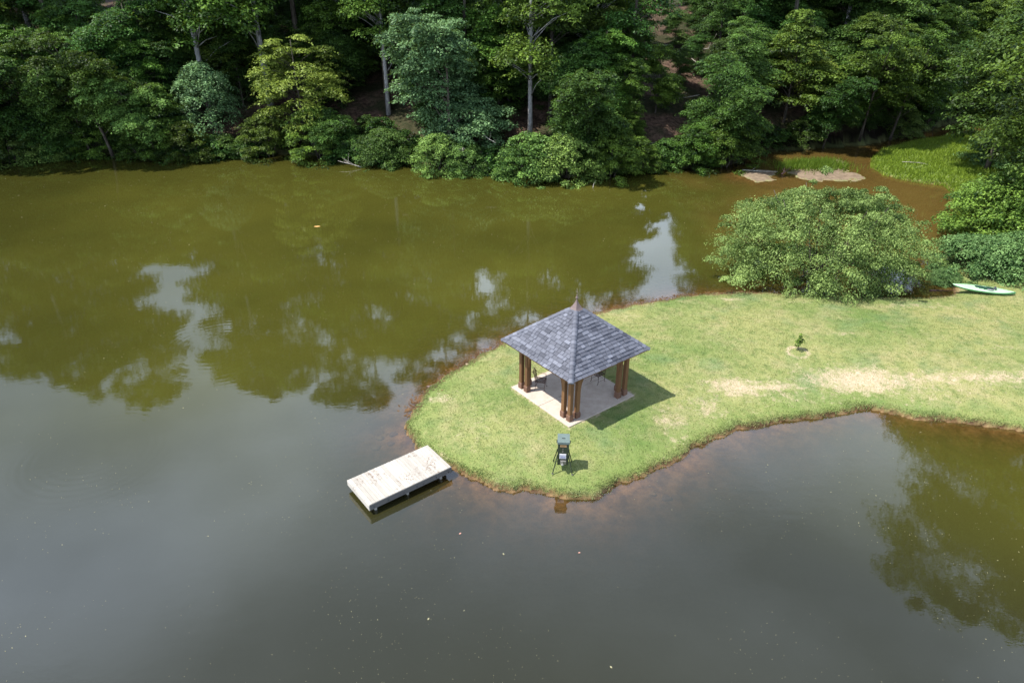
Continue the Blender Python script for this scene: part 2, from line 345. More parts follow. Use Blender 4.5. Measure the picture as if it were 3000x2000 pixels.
xs = axis(-300, -8, 38, 300, 0.16, 1.025, 7); ys = axis(-300, 18, 52, 420, 0.16, 1.022, 7)
X, Y, F = sheet(xs, ys)
Z, su, sA, sB, sC, sD = terrain(X, Y)
def blob(x, y, cx, cy, rx, ry, rot=0):
    c, s = math.cos(rot), math.sin(rot); a = ((x - cx) * c + (y - cy) * s) / rx; b = (-(x - cx) * s + (y - cy) * c) / ry; return np.exp(-(a * a + b * b))
bare = np.zeros(X.shape)
def bare_of(x, y):
    b = np.zeros(np.shape(x))
    for (u, v, rx, ry, a) in [(1975, 870, 2.6, 1.0, 1.0), (1880, 868, 1.6, 0.5, .55), (2060, 870, 2.0, .9, .7), (2160, 868, 2.6, .6, .65), (2270, 868, 2.5, .6, .75), (2340, 860, 2, .5, .6), (1690, 886, 1.6, .7, .85), (1780, 885, 1.8, .5, .7),
                              (1620, 930, 1.1, .8, .6), (1540, 962, .8, .8, .6), (1560, 1000, .8, .5, .5), (1010, 905, 1.0, .5, .55), (1800, 895, 4.5, 1.2, .4), (2100, 890, 4.5, 1.2, .4), (985, 1075, .7, .5, .7), (1070, 1100, 1.2, .3, .5), (955, 1018, .4, .5, .8), (1000, 1045, .8, .4, .5),
                              (1680, 682, 1.0, .2, .8), (1845, 690, 1.5, .25, .4), (1935, 770, .8, .2, .5), (1420, 720, 1.5, .4, .35), (2100, 700, 4, .5, .45), (2210, 655, 1.3, .5, .55), (2300, 800, 1.6, .4, .45), (1530, 1060, .6, .6, .4), (1100, 990, 1.2, 1.0, .3)]:
        cx, cy = W2(u, v, 0.5); b = np.maximum(b, min(1.25, a * 1.2) * blob(x, y, cx, cy, rx * 1.1, ry * 1.25))
    # ring of bared soil round the sapling
    cx, cy = W2(1832, 810, 0.55); rr = np.hypot(x - cx, (y - cy)); b = np.maximum(b, 1.05 * np.exp(-((rr - 0.5) / 0.17) ** 2) * (0.45 + 0.8 * vnoise(x, y, .4, 77, 2)))
    # worn rim round the slab
    c, s = math.cos(-GR), math.sin(-GR); lx = (x - GX) * c - (y - GY) * s; ly = (x - GX) * s + (y - GY) * c
    q = np.maximum(abs(lx), abs(ly)); b = np.maximum(b, 0.75 * np.exp(-((q - 2.05) / 0.10) ** 2))
    return b
bare = bare_of(X, Y)
forest = sstep(-0.1, 0.5, sA)
clay = np.where(su > 0.0, (1 - sstep(0.02, 0.16, su)), 1.0) * (1 - forest)
clay = clay * (1 - (Y > 45) * (su > 0.02) * (sA < 0))
clay = np.maximum(clay, np.where((sB > 0) & (Y > 30), (1 - sstep(0.1, 0.5, sB)) * 0.8 * (Y < 48), 0))
sand = np.maximum(sstep(-0.1, 0.3, sC), sstep(-0.1, 0.3, sD)) * (sB < 0)
lush = np.where(sB > 0, (1 - sstep(0.3, 2.0, sB)) * 0.75, 0) * (Y < 30) + sstep(26, 36, X) * 0.45
lush = np.clip(np.where((Y > 45.5) & (sB > 0), 1.0, lush), 0, 1)
# vertices under the slab are kept below it
gm = mesh_np('ground', np.stack([X, Y, Z], 1), F, M['ground'], smooth=True, attrs=dict(bare=bare, forest=forest, clay=clay, sand=sand, lush=lush, rim=np.exp(-((su - .02) / .13) ** 2) * (.35 + .9 * vnoise(X, Y, .8, 71, 2)) * (sB > -1), bank_shade=(1 - sstep(1.0, 2.6, sA)) * (sA > -.6)))
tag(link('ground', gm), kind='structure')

# ------------------------------------------------------------------ water
def water_material():
    t = NT('pond_water'); P = t.pos()
    clear = t.attr('clear')
    mot = t.noise(t.pos((1, 1, 1)), 0.045, 4, 0.55)
    body = t.mix(t.ramp(mot, 0.35, 0.65), (0.044, 0.044, 0.008), (0.072, 0.070, 0.012))
    body = t.mix(t.attr('vignette_near'), body, (0.022, 0.022, 0.010))  # vignette painted into the body colour: darker close to the camera
    body = t.mix(t.math('MULTIPLY', t.attr('dim'), 0.45), body, (0.018, 0.019, 0.005))  # water darkened toward the left, vignetting put into its colour
    body = t.mix(t.attr('brown'), body, (0.125, 0.084, 0.022))
    dif = t.n('BsdfDiffuse'); t.l(body, dif.inputs[0])
    trn = t.n('BsdfTransparent'); trn.inputs[0].default_value = (0.93, 0.85, 0.70, 1)
    m1 = t.n('MixShader'); t.l(clear, m1.inputs[0]); t.l(dif.outputs[0], m1.inputs[1]); t.l(trn.outputs[0], m1.inputs[2])
    # ripples: faint breeze texture and a few rings spreading where fish rose
    n1 = t.noise(t.pos((1, 1.6, 1)), 1.4, 3, 0.55); n2 = t.noise(t.pos((1, 1, 1)), 0.22, 2, 0.5)
    h = t.math('ADD', t.math('MULTIPLY', n1, 0.0016), t.math('MULTIPLY', n2, 0.006))
    h = t.math('ADD', h, t.math('MULTIPLY', t.noise(t.pos((1, 2.2, 1)), 7.0, 2, 0.5), 0.00035))
    for (u, v, r0, wd, lam, amp) in [(215, 1040, 2.3, 1.0, 0.34, 0.0003), (500, 800, 2.4, 1.6, 0.36, 0.00022)]:
        cx, cy = W2(u, v); vd = t.n('VectorMath', operation='DISTANCE'); t.l(P, vd.inputs[0]); vd.inputs[1].default_value = (cx, cy, 0)
        r = vd.outputs['Value']; q = t.math('DIVIDE', t.math('SUBTRACT', r, r0), wd); env = t.math('POWER', 2.718, t.math('MULTIPLY', t.math('MULTIPLY', q, q), -1.0))
        h = t.math('ADD', h, t.math('MULTIPLY', t.math('MULTIPLY', t.math('SINE', t.math('MULTIPLY', r, 2 * PI / lam)), env), amp))
    nb = t.n('Bump'); t.l(h, nb.inputs['Height']); nb.inputs['Strength'].default_value = 1.0; nb.inputs['Distance'].default_value = 1.0
    gl = t.n('BsdfGlossy'); gl.inputs['Roughness'].default_value = 0.002; t.l(nb.outputs[0], gl.inputs['Normal'])
    fr = t.n('Fresnel'); fr.inputs[0].default_value = 2.0; t.l(nb.outputs[0], fr.inputs[1])
    m2 = t.n('MixShader'); t.l(fr.outputs[0], m2.inputs[0]); t.l(m1.outputs[0], m2.inputs[1]); t.l(gl.outputs[0], m2.inputs[2])
    return t.done(m2.outputs[0])
M['water'] = water_material()
xw = axis(-300, -9, 38, 300, 0.3, 1.04, 9); yw = axis(-300, 16, 75, 200, 0.3, 1.05, 9)
XX, YY, FF = sheet(xw, yw)
wob = (vnoise(XX, YY, 2.6, 9, 2) - 0.5) * 0.5
sAll = [sdist(XX, YY, p) for p in (shore_A, shore_B, bar_C, bar_D, near_E)]
sAll[0] = sAll[0] - recede(XX)
dW = np.maximum(-np.maximum.reduce([s_ + wob for s_ in sAll]), 0)
dep = depth_of(XX, YY, dW)
clear = np.exp(-dep * 3.5)
clear = clear * (0.72 + 0.5 * vnoise(XX, YY, 1.7, 55, 3))
clear = np.clip(clear, 0, 0.9) * (1 - .45 * sstep(18, 26, XX) * sstep(34, 39, YY)) * np.where((YY > 55) & (XX < 15), 0.35, 1)
brown = np.clip(sstep(14, 27, XX + (vnoise(XX, YY, 4, 66, 2) - .5) * 8) * sstep(33, 44, YY) + 0.5 * np.exp(-dW / 0.7) * np.where((YY > 55) & (XX < 12), .5, 1), 0, 1)
vignette_near = 1 - sstep(13, 34, YY + (vnoise(XX, YY, 9, 67, 2) - .5) * 8 + np.maximum(XX - 10, 0) * 1.1 * (YY < 40))  # mask of the painted vignette, fading out with distance
wm = mesh_np('water', np.stack([XX, YY, np.zeros_like(XX)], 1), FF, M['water'], smooth=True, attrs=dict(clear=clear, brown=brown, vignette_near=vignette_near, dim=1 - sstep(-48, -12, XX + (vnoise(XX, YY, 12, 68, 2) - .5) * 20)))
tag(link('water', wm), kind='structure')

# ------------------------------------------------------------------ gazebo
def tonemat(name, a, b, rough=0.8, spec=0.2, grain=None, bump=0.3, gscale=14, dirt=0.0):
    t = NT(name); c = t.mix(t.attr('tone'), a, b); P = t.pos(grain or (1, 1, 1), obj=True)
    n = t.noise(P, gscale, 4, 0.65)
    hs = t.n('HueSaturation'); t.l(c, hs.inputs['Color']); t.l(t.math('MULTIPLY_ADD', n, 0.7, 0.65), hs.inputs['Value']); c = hs.outputs[0]
    if dirt: c = t.mix(t.math('MULTIPLY', t.ramp(t.noise(t.pos(obj=True), 1.3, 4, 0.6), 0.5, 0.75), dirt), c, tuple(x * 0.4 for x in a))
    return t.done(t.princ(c, rough, spec, normal=t.bump(n, bump, 0.01)))
M['slate'] = tonemat('slate_shingle', (0.050, 0.054, 0.072), (0.168, 0.178, 0.220), 0.62, 0.35, gscale=22, bump=0.4)
M['copper'] = tonemat('aged_copper', (0.09, 0.065, 0.06), (0.19, 0.14, 0.13), 0.5, 0.5)
M['cedar'] = tonemat('stained_timber', (0.110, 0.056, 0.026), (0.215, 0.112, 0.050), 0.7, 0.25, grain=(1, 1, 0.12), gscale=16, dirt=0.35)
M['plinth'] = tonemat('stained_plinth', (0.130, 0.070, 0.045), (0.210, 0.120, 0.085), 0.8, 0.2, grain=(1, 1, 1), gscale=12, dirt=0.4)
t = NT('concrete'); P = t.pos(obj=True); n = t.noise(P, 2.2, 5, 0.65); n2 = t.noise(P, 14, 4, 0.7); vo = t.n('TexVoronoi'); t.l(P, vo.inputs[0]); vo.inputs['Scale'].default_value = 2.6
c = t.mix(t.ramp(n, 0.3, 0.7), (0.40, 0.325, 0.270), (0.53, 0.455, 0.385)); c = t.mix(t.math('MULTIPLY', t.ramp(n2, 0.5, 0.75), 0.3), c, (0.28, 0.235, 0.205))
c = t.mix(t.math('MULTIPLY', t.math('LESS_THAN', vo.outputs['Distance'], 0.055), 0.6), c, (0.09, 0.06, 0.045))
M['concrete'] = t.done(t.princ(c, 0.9, 0.2, normal=t.bump(n2, 0.25, 0.01)))
M['joint'] = simple('joint_filler', (0.07, 0.055, 0.045), 0.9)

gz = tag(empty('gazebo', (GX, GY, SLABZ), GR), 'square timber gazebo with slate-blue shingled pyramid roof on a concrete slab', 'gazebo')
slab = MB().box(-1.995, 1.995, -1.995, 1.995, -0.30, -0.02).build('slab', M['joint'], gz)
MB().box(-2, 2, -2, -0.006, -0.29, 0, ch=0.012).build('concrete_panel', M['concrete'], slab)
MB().box(-2, 2, 0.006, 2, -0.29, 0, ch=0.012).build('concrete_panel', M['concrete'], slab)
PC, PD, HP = 1.66, 0.40, 0.092
EH, EZ, AZ_ = 2.309, 2.466, 4.387
slope = (AZ_ - EZ) / EH
def postz(x, y): return AZ_ - slope * max(abs(x), abs(y)) - 0.17
spots = []
for sx in (-1, 1):
    for sy in (-1, 1):
        spots += [(sx * PC, sy * PC), (sx * (PC - PD), sy * PC), (sx * PC, sy * (PC - PD))]
for (px, py) in spots:
    ptop = EZ + 0.12
    p = MB().box(-HP, HP, -HP, HP, 0.01, ptop, tone=random.uniform(0.2, 0.9), ch=0.014).build('post', M['cedar'], gz, (px, py, 0))
    q = MB()
    q.box(-HP - .028, HP + .028, -HP - .028, HP + .028, 0.0, 0.27, tone=random.uniform(.3, .7), ch=0.01)
    q.box(-HP - .016, HP + .016, -HP - .016, HP + .016, 0.272, 0.31, tone=.8, ch=0.01); q.build('plinth', M['plinth'], p)
# knee brackets, curving from the inner posts up to the beams
def bracket(cx, cy, dx, dy):
    n = 9; L, H0 = 0.40, 0.95; pts = [(0, 0)] + [(L * (i / n) ** 1.0 * 1.0, 0) for i in ()]
    L, H0 = 0.52, 1.28; outer = [(L * (i / n) ** 1.7, H0 * (i / n)) for i in range(n + 1)]
    poly = [(0, -0.0)] + [(a + 0.02, b) for a, b in outer] + [(0, H0)]
    vs = []; th = 0.055
    for s in (-th, th):
        for a, b in poly:
            vs.append((dx * a - dy * s, dy * a + dx * s, b))
    k = len(poly); fs = [tuple(range(k)), tuple(reversed(range(k, 2 * k)))] + [(i, k + i, k + (i + 1) % k, (i + 1) % k) for i in range(k)]
    m = MB(); m.add(vs, fs, random.uniform(.3, .8)); m.build('brace', M['cedar'], gz, (cx, cy, EZ + 0.118 - H0))
for sx in (-1, 1):
    for sy in (-1, 1):
        bracket(sx * (PC - PD - HP), sy * PC, -sx, 0); bracket(sx * PC, sy * (PC - PD - HP), 0, -sy)
for k, (x0, x1, y0, y1) in enumerate([(-1.9, 1.9, -PC - .07, -PC + .07), (-1.9, 1.9, PC - .07, PC + .07), (-PC - .07, -PC + .07, -1.58, 1.58), (PC - .07, PC + .07, -1.58, 1.58)]):
    MB().box(x0, x1, y0, y1, EZ + 0.122, EZ + 0.30, tone=.4).build('beam', M['cedar'], gz)
# roof body
r = MB(); rb = 0.05
def ring(h, z): return [(-h, -h, z), (h, -h, z), (h, h, z), (-h, h, z)]
o1 = ring(EH - 0.02, EZ - 0.035); ap = (0, 0, AZ_ - 0.035); i1 = ring(EH - 0.02, EZ - 0.10); ap2 = (0, 0, AZ_ - 0.16)
r.add(o1 + [ap] + i1 + [ap2], [(0, 1, 4), (1, 2, 4), (2, 3, 4), (3, 0, 4), (6, 5, 9), (7, 6, 9), (8, 7, 9), (5, 8, 9), (5, 6, 1, 0), (6, 7, 2, 1), (7, 8, 3, 2), (8, 5, 0, 3)], .3)
roof = r.build('roof', M['cedar'], gz)
SL = math.hypot(EH, AZ_ - EZ); ROWS = 18; EXP = SL / ROWS
nn = Vector((0, -(AZ_ - EZ), EH)).normalized() * 1.0       # outward normal of face -y
nn = Vector((0, -(AZ_ - EZ), EH)).normalized()
nn = Vector((0, -math.sin(math.atan(slope)), math.cos(math.atan(slope))))
upv = Vector((0, math.cos(math.atan(slope)), math.sin(math.atan(slope))))
tiles = []
for f in range(4):
    R = Matrix.Rotation(-PI / 2 * f, 3, 'Z')
    for j in range(ROWS):
        s0 = j * EXP - 0.012; s1 = (j + 1) * EXP + 0.03
        w0 = EH * (1 - j * EXP / SL); w1 = EH * max(0, 1 - (s1) / SL)
        x = -w0 + random.uniform(-0.18, 0.0)
        while x < w0 - 0.01:
            wd = random.choice([.19, .23, .27, .31, .36]) * random.uniform(.92, 1.08); xe = x + wd
            if w0 - xe < 0.08: xe = w0 + .01
            a0, a1 = max(x, -w0) + 0.008, min(xe, w0) - 0.008
            b0, b1 = min(max(x, -w1) + 0.008, w1), max(min(xe, w1) - 0.008, -w1)
            if b1 < b0: b0 = b1 = (max(min(b0, w1), -w1))
            if b1 - b0 < 0.01: b1 = b0 + 0.01
            th = random.choice([0.028, 0.036, 0.046]); drop = random.uniform(-.010, .010)
            base = Vector((0, -EH, EZ - 0.03))
            def P3(xx, ss, hh): return R @ (base + upv * ss + nn * hh + Vector((xx, 0, 0)))
            p = [P3(a0, s0 + drop, 0.004), P3(a1, s0 + drop, 0.004), P3(b1, s1, -0.006), P3(b0, s1, -0.006), P3(a0 + .004, s0 + drop, th + .014), P3(a1 - .004, s0 + drop, th + .014), P3(b1, s1, 0.010), P3(b0, s1, 0.010)]
            tn = min(1, max(0, random.gauss(.45, .20) - (0.12 if j < 2 else 0)))
            if a1 - a0 > 0.02: tiles.append((f, p, tn))
            x = xe
mat_gz = Matrix.Translation(Vector((GX, GY, SLABZ))) @ Matrix.Rotation(GR, 4, 'Z')
def camd(tl):
    c = mat_gz @ (sum(tl[1], Vector()) / 8); n_ = Matrix.Rotation(-PI / 2 * tl[0] + GR, 3, 'Z') @ nn
    vis = n_.dot(Vector((0, 0, CAMZ)) - c) > 0
    return (0 if vis else 1000) + (c - Vector((0, 0, CAMZ))).length
tiles.sort(key=camd)
rest = MB()
for i, (f, p, tn) in enumerate(tiles):
    if i < 300: MB().hexa(p, tn).build('shingle', M['slate'], roof)
    else: rest.hexa(p, tn)
tag(rest.build('shingles', M['slate'], roof), kind='stuff')
# hip caps
for f in range(4):
    R = Matrix.Rotation(PI / 2 * f, 3, 'Z')
    A = Vector((-EH, -EH, EZ + .0)); B = Vector((0, 0, AZ_ + .0)); D = (B - A); Ld = D.length; D.normalize()
    sd_ = D.cross(Vector((0, 0, 1))).normalized(); NC = 17; step = (Ld - 0.36) / NC; upn = sd_.cross(D).normalized()
    for j in range(NC):
        a = A + D * (j * step - (0.02 if j == 0 else 0)); b = A + D * ((j + 1) * step + 0.04)
        vs = []
        for (pt, lift, wsc) in ((a, 0.026, 1.0), (b, 0.004, 0.94)):
            for (sx_, hz) in ((-.125, -.052), (-.085, -.006), (-.03, .020), (.03, .020), (.085, -.006), (.125, -.052)):
                vs.append(R @ (pt + sd_ * sx_ * wsc + upn * (hz + lift + .008)))
            for (sx_, hz) in ((.12, -.075), (-.12, -.075)):
                vs.append(R @ (pt + sd_ * sx_ * wsc + upn * (hz + lift)))
        fs = [tuple(range(8)), tuple(reversed(range(8, 16)))] + [(i, 8 + i, 8 + (i + 1) % 8, (i + 1) % 8) for i in range(8)]
        MB().add(vs, fs, min(1, max(0, random.gauss(.5, .22)))).build('ridge_cap', M['slate'], roof)
# copper cap: four concave sides
m = MB(); prof = [(0.27, -.23), (0.17, -.11), (0.10, 0.02), (0.05, 0.14), (0.018, 0.26)]; vs = []; fs = []
for (h, z) in prof: vs += [(-h, -h, AZ_ + z), (h, -h, AZ_ + z), (h, h, AZ_ + z), (-h, h, AZ_ + z)]
for i in range(len(prof) - 1):
    for j in range(4): fs.append((i * 4 + j, i * 4 + (j + 1) % 4, i * 4 + 4 + (j + 1) % 4, i * 4 + 4 + j))
fs += [(3, 2, 1, 0), tuple(range(len(vs) - 4, len(vs)))]; m.add(vs, fs, .6); m.build('copper_cap', M['copper'], gz)
m = MB(); z = AZ_ + .25
m.lathe([(.015, z), (.02, z + .02), (.066, z + .085), (.068, z + .10), (.02, z + .165), (.012, z + .18), (.032, z + .20), (.032, z + .215), (.010, z + .235), (.009, z + .33), (.027, z + .345), (.027, z + .362), (.008, z + .38), (.005, z + .53)], 12, tone=.7)
m.build('finial', M['copper'], gz, smooth=True)

# ------------------------------------------------------------------ dock
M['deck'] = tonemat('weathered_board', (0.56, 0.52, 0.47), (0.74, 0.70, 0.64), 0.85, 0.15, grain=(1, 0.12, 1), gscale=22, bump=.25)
def deck_mat():
    t = NT('deck_board'); c = t.mix(t.attr('tone'), (0.34, 0.315, 0.280), (0.43, 0.405, 0.365)); n = t.noise(t.pos((1, .1, 1), obj=True), 24, 4, .6)
    hs = t.n('HueSaturation'); t.l(c, hs.inputs['Color']); t.l(t.math('MULTIPLY_ADD', n, 0.5, 0.75), hs.inputs['Value']); c = hs.outputs[0]
    P = t.pos(obj=True); lx = t.noise(P, 1.1, 2, .5); sp = t.noise(P, 9, 4, .75)
    st = t.math('MULTIPLY', t.ramp(lx, 0.50, 0.62), t.ramp(sp, 0.50, 0.62))
    c = t.mix(t.math('MULTIPLY', st, .8), c, (0.13, 0.075, 0.048))
    return t.done(t.princ(c, .85, .15, normal=t.bump(n, .25, .01)))
M['deck'] = deck_mat()
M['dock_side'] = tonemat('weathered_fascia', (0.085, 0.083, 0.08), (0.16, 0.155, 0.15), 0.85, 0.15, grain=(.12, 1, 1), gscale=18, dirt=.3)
M['pile'] = tonemat('dock_pile_wood', (0.22, 0.21, 0.19), (0.36, 0.35, 0.32), 0.85, 0.2, grain=(1, 1, .15))
M['steel'] = simple('dark_steel', (0.05, 0.05, 0.055), 0.5, 0.5, 0.6)
DX, DY, DR, DL, DW, DZ = -4.387, 20.916, 0.657, 1.817, 0.909, 0.45
dk = tag(empty('dock', (DX, DY, DZ), DR), 'small pale timber dock with muddy stains jutting from the lawn tip over the pond', 'dock')
npl = 26; pw = (2 * DL - 0.04) / npl
for i in range(npl):
    x0 = -DL + .04 + i * pw; e = random.uniform(-.004, .004)
    MB().box(x0 + .003, x0 + pw - .003, -DW + .042, DW - .005 + e, -.032, random.uniform(-.003, .001), tone=random.uniform(.1, 1), ch=.004).build('plank', M['deck'], dk)
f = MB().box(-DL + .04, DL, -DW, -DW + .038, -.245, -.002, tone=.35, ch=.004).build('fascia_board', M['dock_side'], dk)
for x in (-1.62, -1.02, -.35, .22, .5, 1.1, 1.66):
    MB().tube([(x, -DW - .012, -.15 + random.uniform(-.02, .02)), (x, -DW + .01, -.15)], .024, 8).build('bolt', M['steel'], f)
MB().box(-DL, -DL + .038, -DW, DW, -.245, -.002, tone=.9, ch=.004).build('fascia_board', M['deck'], dk)
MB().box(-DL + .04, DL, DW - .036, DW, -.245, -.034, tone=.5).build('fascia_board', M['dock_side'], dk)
for x in (-1.5, -.1, 1.35):
    for y in (-DW + .16, -DW + .36, DW - .25):
        MB().tube([(x + random.uniform(-.05, .05), y, -.033), (x, y, -1.6)], [.055, .06], 10, tone=random.random()).build('pile', M['pile'], dk)
    MB().box(x - .09, x - .055, -DW + .05, DW - .05, -.24, -.05, tone=.2).build('cross_beam', M['dock_side'], dk)
for y in (-.45, 0, .45):
    MB().box(-DL + .045, DL - .01, y - .02, y + .02, -.19, -.034, tone=.2).build('joist', M['dock_side'], dk)

# ------------------------------------------------------------------ chairs
M['iron'] = simple('rusty_iron', (0.075, 0.035, 0.026), 0.6, 0.4, 0.3)
def make_chair(name, loc, rz, label):
    """local +x is forward"""
    r = tag(empty(name, loc, rz), label, 'chair', 'wrought iron chairs'); rd = .011
    for (x, y) in ((-.21, -.22), (-.21, .22), (.21, -.22), (.21, .22)):
        if x > 0: pts = [(x + .07, y, .012), (x + .045, y, .006), (x + .01, y, .03), (x, y, .10), (x, y, .43)]
        else: pts = [(x - .05, y, .010), (x - .025, y, .01), (x, y, .06), (x, y, .43)]
        MB().tube(pts, rd, 6).build('leg', M['iron'], r)
    s = MB()
    fr = [(-.22, -.23, .44), (.23, -.23, .44), (.25, 0, .435), (.23, .23, .44), (-.22, .23, .44), (-.22, -.23, .44)]
    s.tube(fr, .013, 6)
    for i in range(7):
        y = -.19 + i * .0633; w = .014
        pts = [(-.22 + .066 * k, y, .442 + (.006 if (k + i) % 2 else -.006)) for k in range(8)]
        for a, b in zip(pts[:-1], pts[1:]):
            s.hexa([(a[0], y - w, a[2] - .002), (b[0], y - w, b[2] - .002), (b[0], y + w, b[2] - .002), (a[0], y + w, a[2] - .002), (a[0], y - w, a[2]), (b[0], y - w, b[2]), (b[0], y + w, b[2]), (a[0], y + w, a[2])])
        x = -.18 + i * .0633
        pts = [(-.22 + .063 * k, .442 + (-.006 if (k + i) % 2 else .006)) for k in range(8)]
        for a, b in zip(pts[:-1], pts[1:]):
            s.hexa([(x - w, a[0], a[1] - .002), (x + w, a[0], a[1] - .002), (x + w, b[0], b[1] - .002), (x - w, b[0], b[1] - .002), (x - w, a[0], a[1]), (x + w, a[0], a[1]), (x + w, b[0], b[1]), (x - w, b[0], b[1])])
    s.build('seat', M['iron'], r)
    b = MB()
    for y in (-.22, .22): b.tube([(-.22, y, .43), (-.235, y, .62), (-.27, y * .98, .80), (-.33, y * .93, .93), (-.37, y * .9, .95), (-.375, y * .88, .92)], .012, 6)
    b.tube([(-.33, -.205, .93), (-.335, -.1, .965), (-.335, 0, .975), (-.335, .1, .965), (-.33, .205, .93)], .011, 6)
    b.tube([(-.228, -.22, .53), (-.228, .22, .53)], .009, 6)
    for i in range(5):
        y0 = -.2 + i * .1
        b.tube([(-.23, max(-.21, y0 - .1), .54), (-.265, y0 * .95, .74), (-.33, min(.2, y0 + .1) * .93, .945)], .007, 5)
        b.tube([(-.23, min(.21, y0 + .1), .54), (-.268, y0 * .95, .745), (-.33, max(-.2, y0 - .1) * .93, .945)], .007, 5)
    b.build('backrest', M['iron'], r)
    for y in (-.24, .24):
        MB().tube([(-.30, y * .93, .87), (-.24, y, .76), (-.12, y * 1.05, .68), (.05, y * 1.08, .655), (.17, y * 1.08, .65), (.22, y * 1.06, .62), (.20, y * 1.0, .58), (.215, y * .95, .44)], .010, 6).build('armrest', M['iron'], r)
        MB().tube([(-.21, y * .92, .13), (.0, y * .92, .15), (.21, y * .92, .13)], .008, 5).build('stretcher', M['iron'], r)
    MB().tube([(-.21, -.22, .15), (-.21, .22, .15)], .008, 5).build('stretcher', M['iron'], r)
    return r
cx, cy = W(1583.5, 1136.5, SLABZ)
make_chair('garden_chair', (cx, cy, SLABZ + .001), math.radians(-12), 'rust-brown wrought iron chair with lattice seat, beside the left posts of the gazebo')
fx, fy = W(1751.5, 1127, SLABZ); fw = math.radians(219); fd = Vector((math.cos(fw), math.sin(fw))); pr = Vector((fd.y, -fd.x))
c2 = Vector((fx, fy)) - fd * .22 + pr * .22
make_chair('garden_chair', (c2.x, c2.y, SLABZ + .001), fw, 'rust-brown wrought iron chair half hidden under the right eave of the gazebo roof')
cx, cy = W(1741, 934, 1.45)
make_chair('garden_chair', (cx, cy, float(terrain([cx], [cy])[0][0])), math.radians(200), 'rust-brown iron chair on the grass behind the gazebo, mostly hidden by the roof')

# ------------------------------------------------------------------ fish feeder
M['feeder_green'] = simple('feeder_green_paint', (0.026, 0.036, 0.020), 0.5, 0.4)
M['feeder_lid'] = simple('feeder_lid_paint', (0.12, 0.16, 0.15), 0.35, 0.5, var=.1)
M['label_tan'] = simple('label_tan', (0.55, 0.33, 0.16), .6); M['label_ink'] = simple('label_ink', (0.10, 0.06, 0.02), .6)
M['white_paint'] = simple('white_plastic', (0.46, 0.46, 0.50), .4, var=.06); M['panel_blue'] = simple('panel_blue', (0.30, 0.31, 0.45), .3, .5)
M['galv'] = simple('galvanised_metal', (0.30, 0.29, 0.26), .45, .5, .6)
fx, fy = W(1648, 1362, 0.5); fz = float(terrain([fx], [fy])[0][0])
fd_ = tag(empty('fish_feeder', (fx, fy, fz), math.radians(-4)), 'dark green box feeder with pale lid on splayed legs, before the gazebo', 'feeder')
B0, B1, HW = .33, 1.42, .215
MB().box(-HW, HW, -HW, HW, B0, B1, ch=.008).build('hopper', M['feeder_green'], fd_)
lid = MB()
lid.box(-HW - .022, HW + .022, -HW - .022, HW + .022, B1 - .07, B1 + .0, ch=.006)
lid.hexa([(-HW - .022, -HW - .022, B1), (HW + .022, -HW - .022, B1), (HW + .022, HW + .022, B1), (-HW - .022, HW + .022, B1), (-HW - .022, -HW - .022, B1 + .03), (HW + .022, -HW - .022, B1 + .03), (HW + .022, HW + .022, B1 + .10), (-HW - .022, HW + .022, B1 + .10)])
lid = lid.build('lid', M['feeder_lid'], fd_)
MB().tube([(-.06, -.02, B1 + .065), (-.055, -.03, B1 + .085), (.055, -.03, B1 + .085), (.06, -.02, B1 + .065)], .009, 6).build('handle', M['steel'], lid)
for s in (-1, 1): MB().box(s * (HW + .04) - .018, s * (HW + .04) + .018, -.10, -.02, B1 - .11, B1 - .02, ch=.004).build('latch', M['steel'], fd_)
lb = MB().box(-.125, .125, -HW - .006, -HW - .0005, 1.22, 1.31).build('label_plate', M['label_tan'], fd_)
q = MB()
for x, w, h in ((-.10, .016, .04), (-.072, .018, .034), (-.048, .014, .038), (-.026, .018, .034), (-.002, .014, .038), (.02, .018, .034), (.044, .016, .034), (.07, .014, .03), (.095, .02, .042)):
    q.box(x, x + w, -HW - .008, -HW - .0055, 1.265 - h / 2, 1.265 + h / 2)
q.build('lettering', M['label_ink'], lb)
q = MB(); q.tube([(-.015, -HW - .004, 1.13), (-.015, -HW - .004, 1.00)], .008, 6); q.lathe([(.02, .975), (.024, .99), (.02, 1.005)], 8, -.015, -HW - .004); q.lathe([(.014, 1.125), (.016, 1.135), (.012, 1.145)], 8, -.015, -HW - .004)
q.build('latch', M['galv'], fd_)
bx = MB().box(-.14, .12, -HW - .05, -HW - .001, .68, .89, ch=.006).build('control_panel', M['white_paint'], fd_)
for i in range(5): MB().box(-.10 + i * .037, -.073 + i * .037, -HW - .054, -HW - .0505, .72, .82).build('solar_cell', M['panel_blue'], bx)
q = MB(); q.box(-.10, .13, -HW - .09, -HW - .001, .44, .60, ch=.01); q.lathe([(.05, .42), (.06, .46), (.03, .50)], 10, -.02, -HW - .12); q.build('thrower', M['galv'], fd_)
for i in range(3): MB().box(.0 + i * .04, .022 + i * .04, -HW - .094, -HW - .0905, .50, .56).build('dial', M['feeder_green'], fd_)
for sx in (-1, 1):
    for sy in (-1, 1):
        L = MB().tube([(sx * (HW + .012), sy * (HW - .03), .80), (sx * (HW + .02), sy * (HW - .02), .70), (sx * (HW + .17), sy * (HW + .14), 0.0)], .022, 6).build('leg', M['feeder_green'], fd_)
        MB().box(sx * (HW + .17) - .035, sx * (HW + .17) + .035, sy * (HW + .14) - .035, sy * (HW + .14) + .035, -.005, .012).build('foot_plate', M['galv'], L)

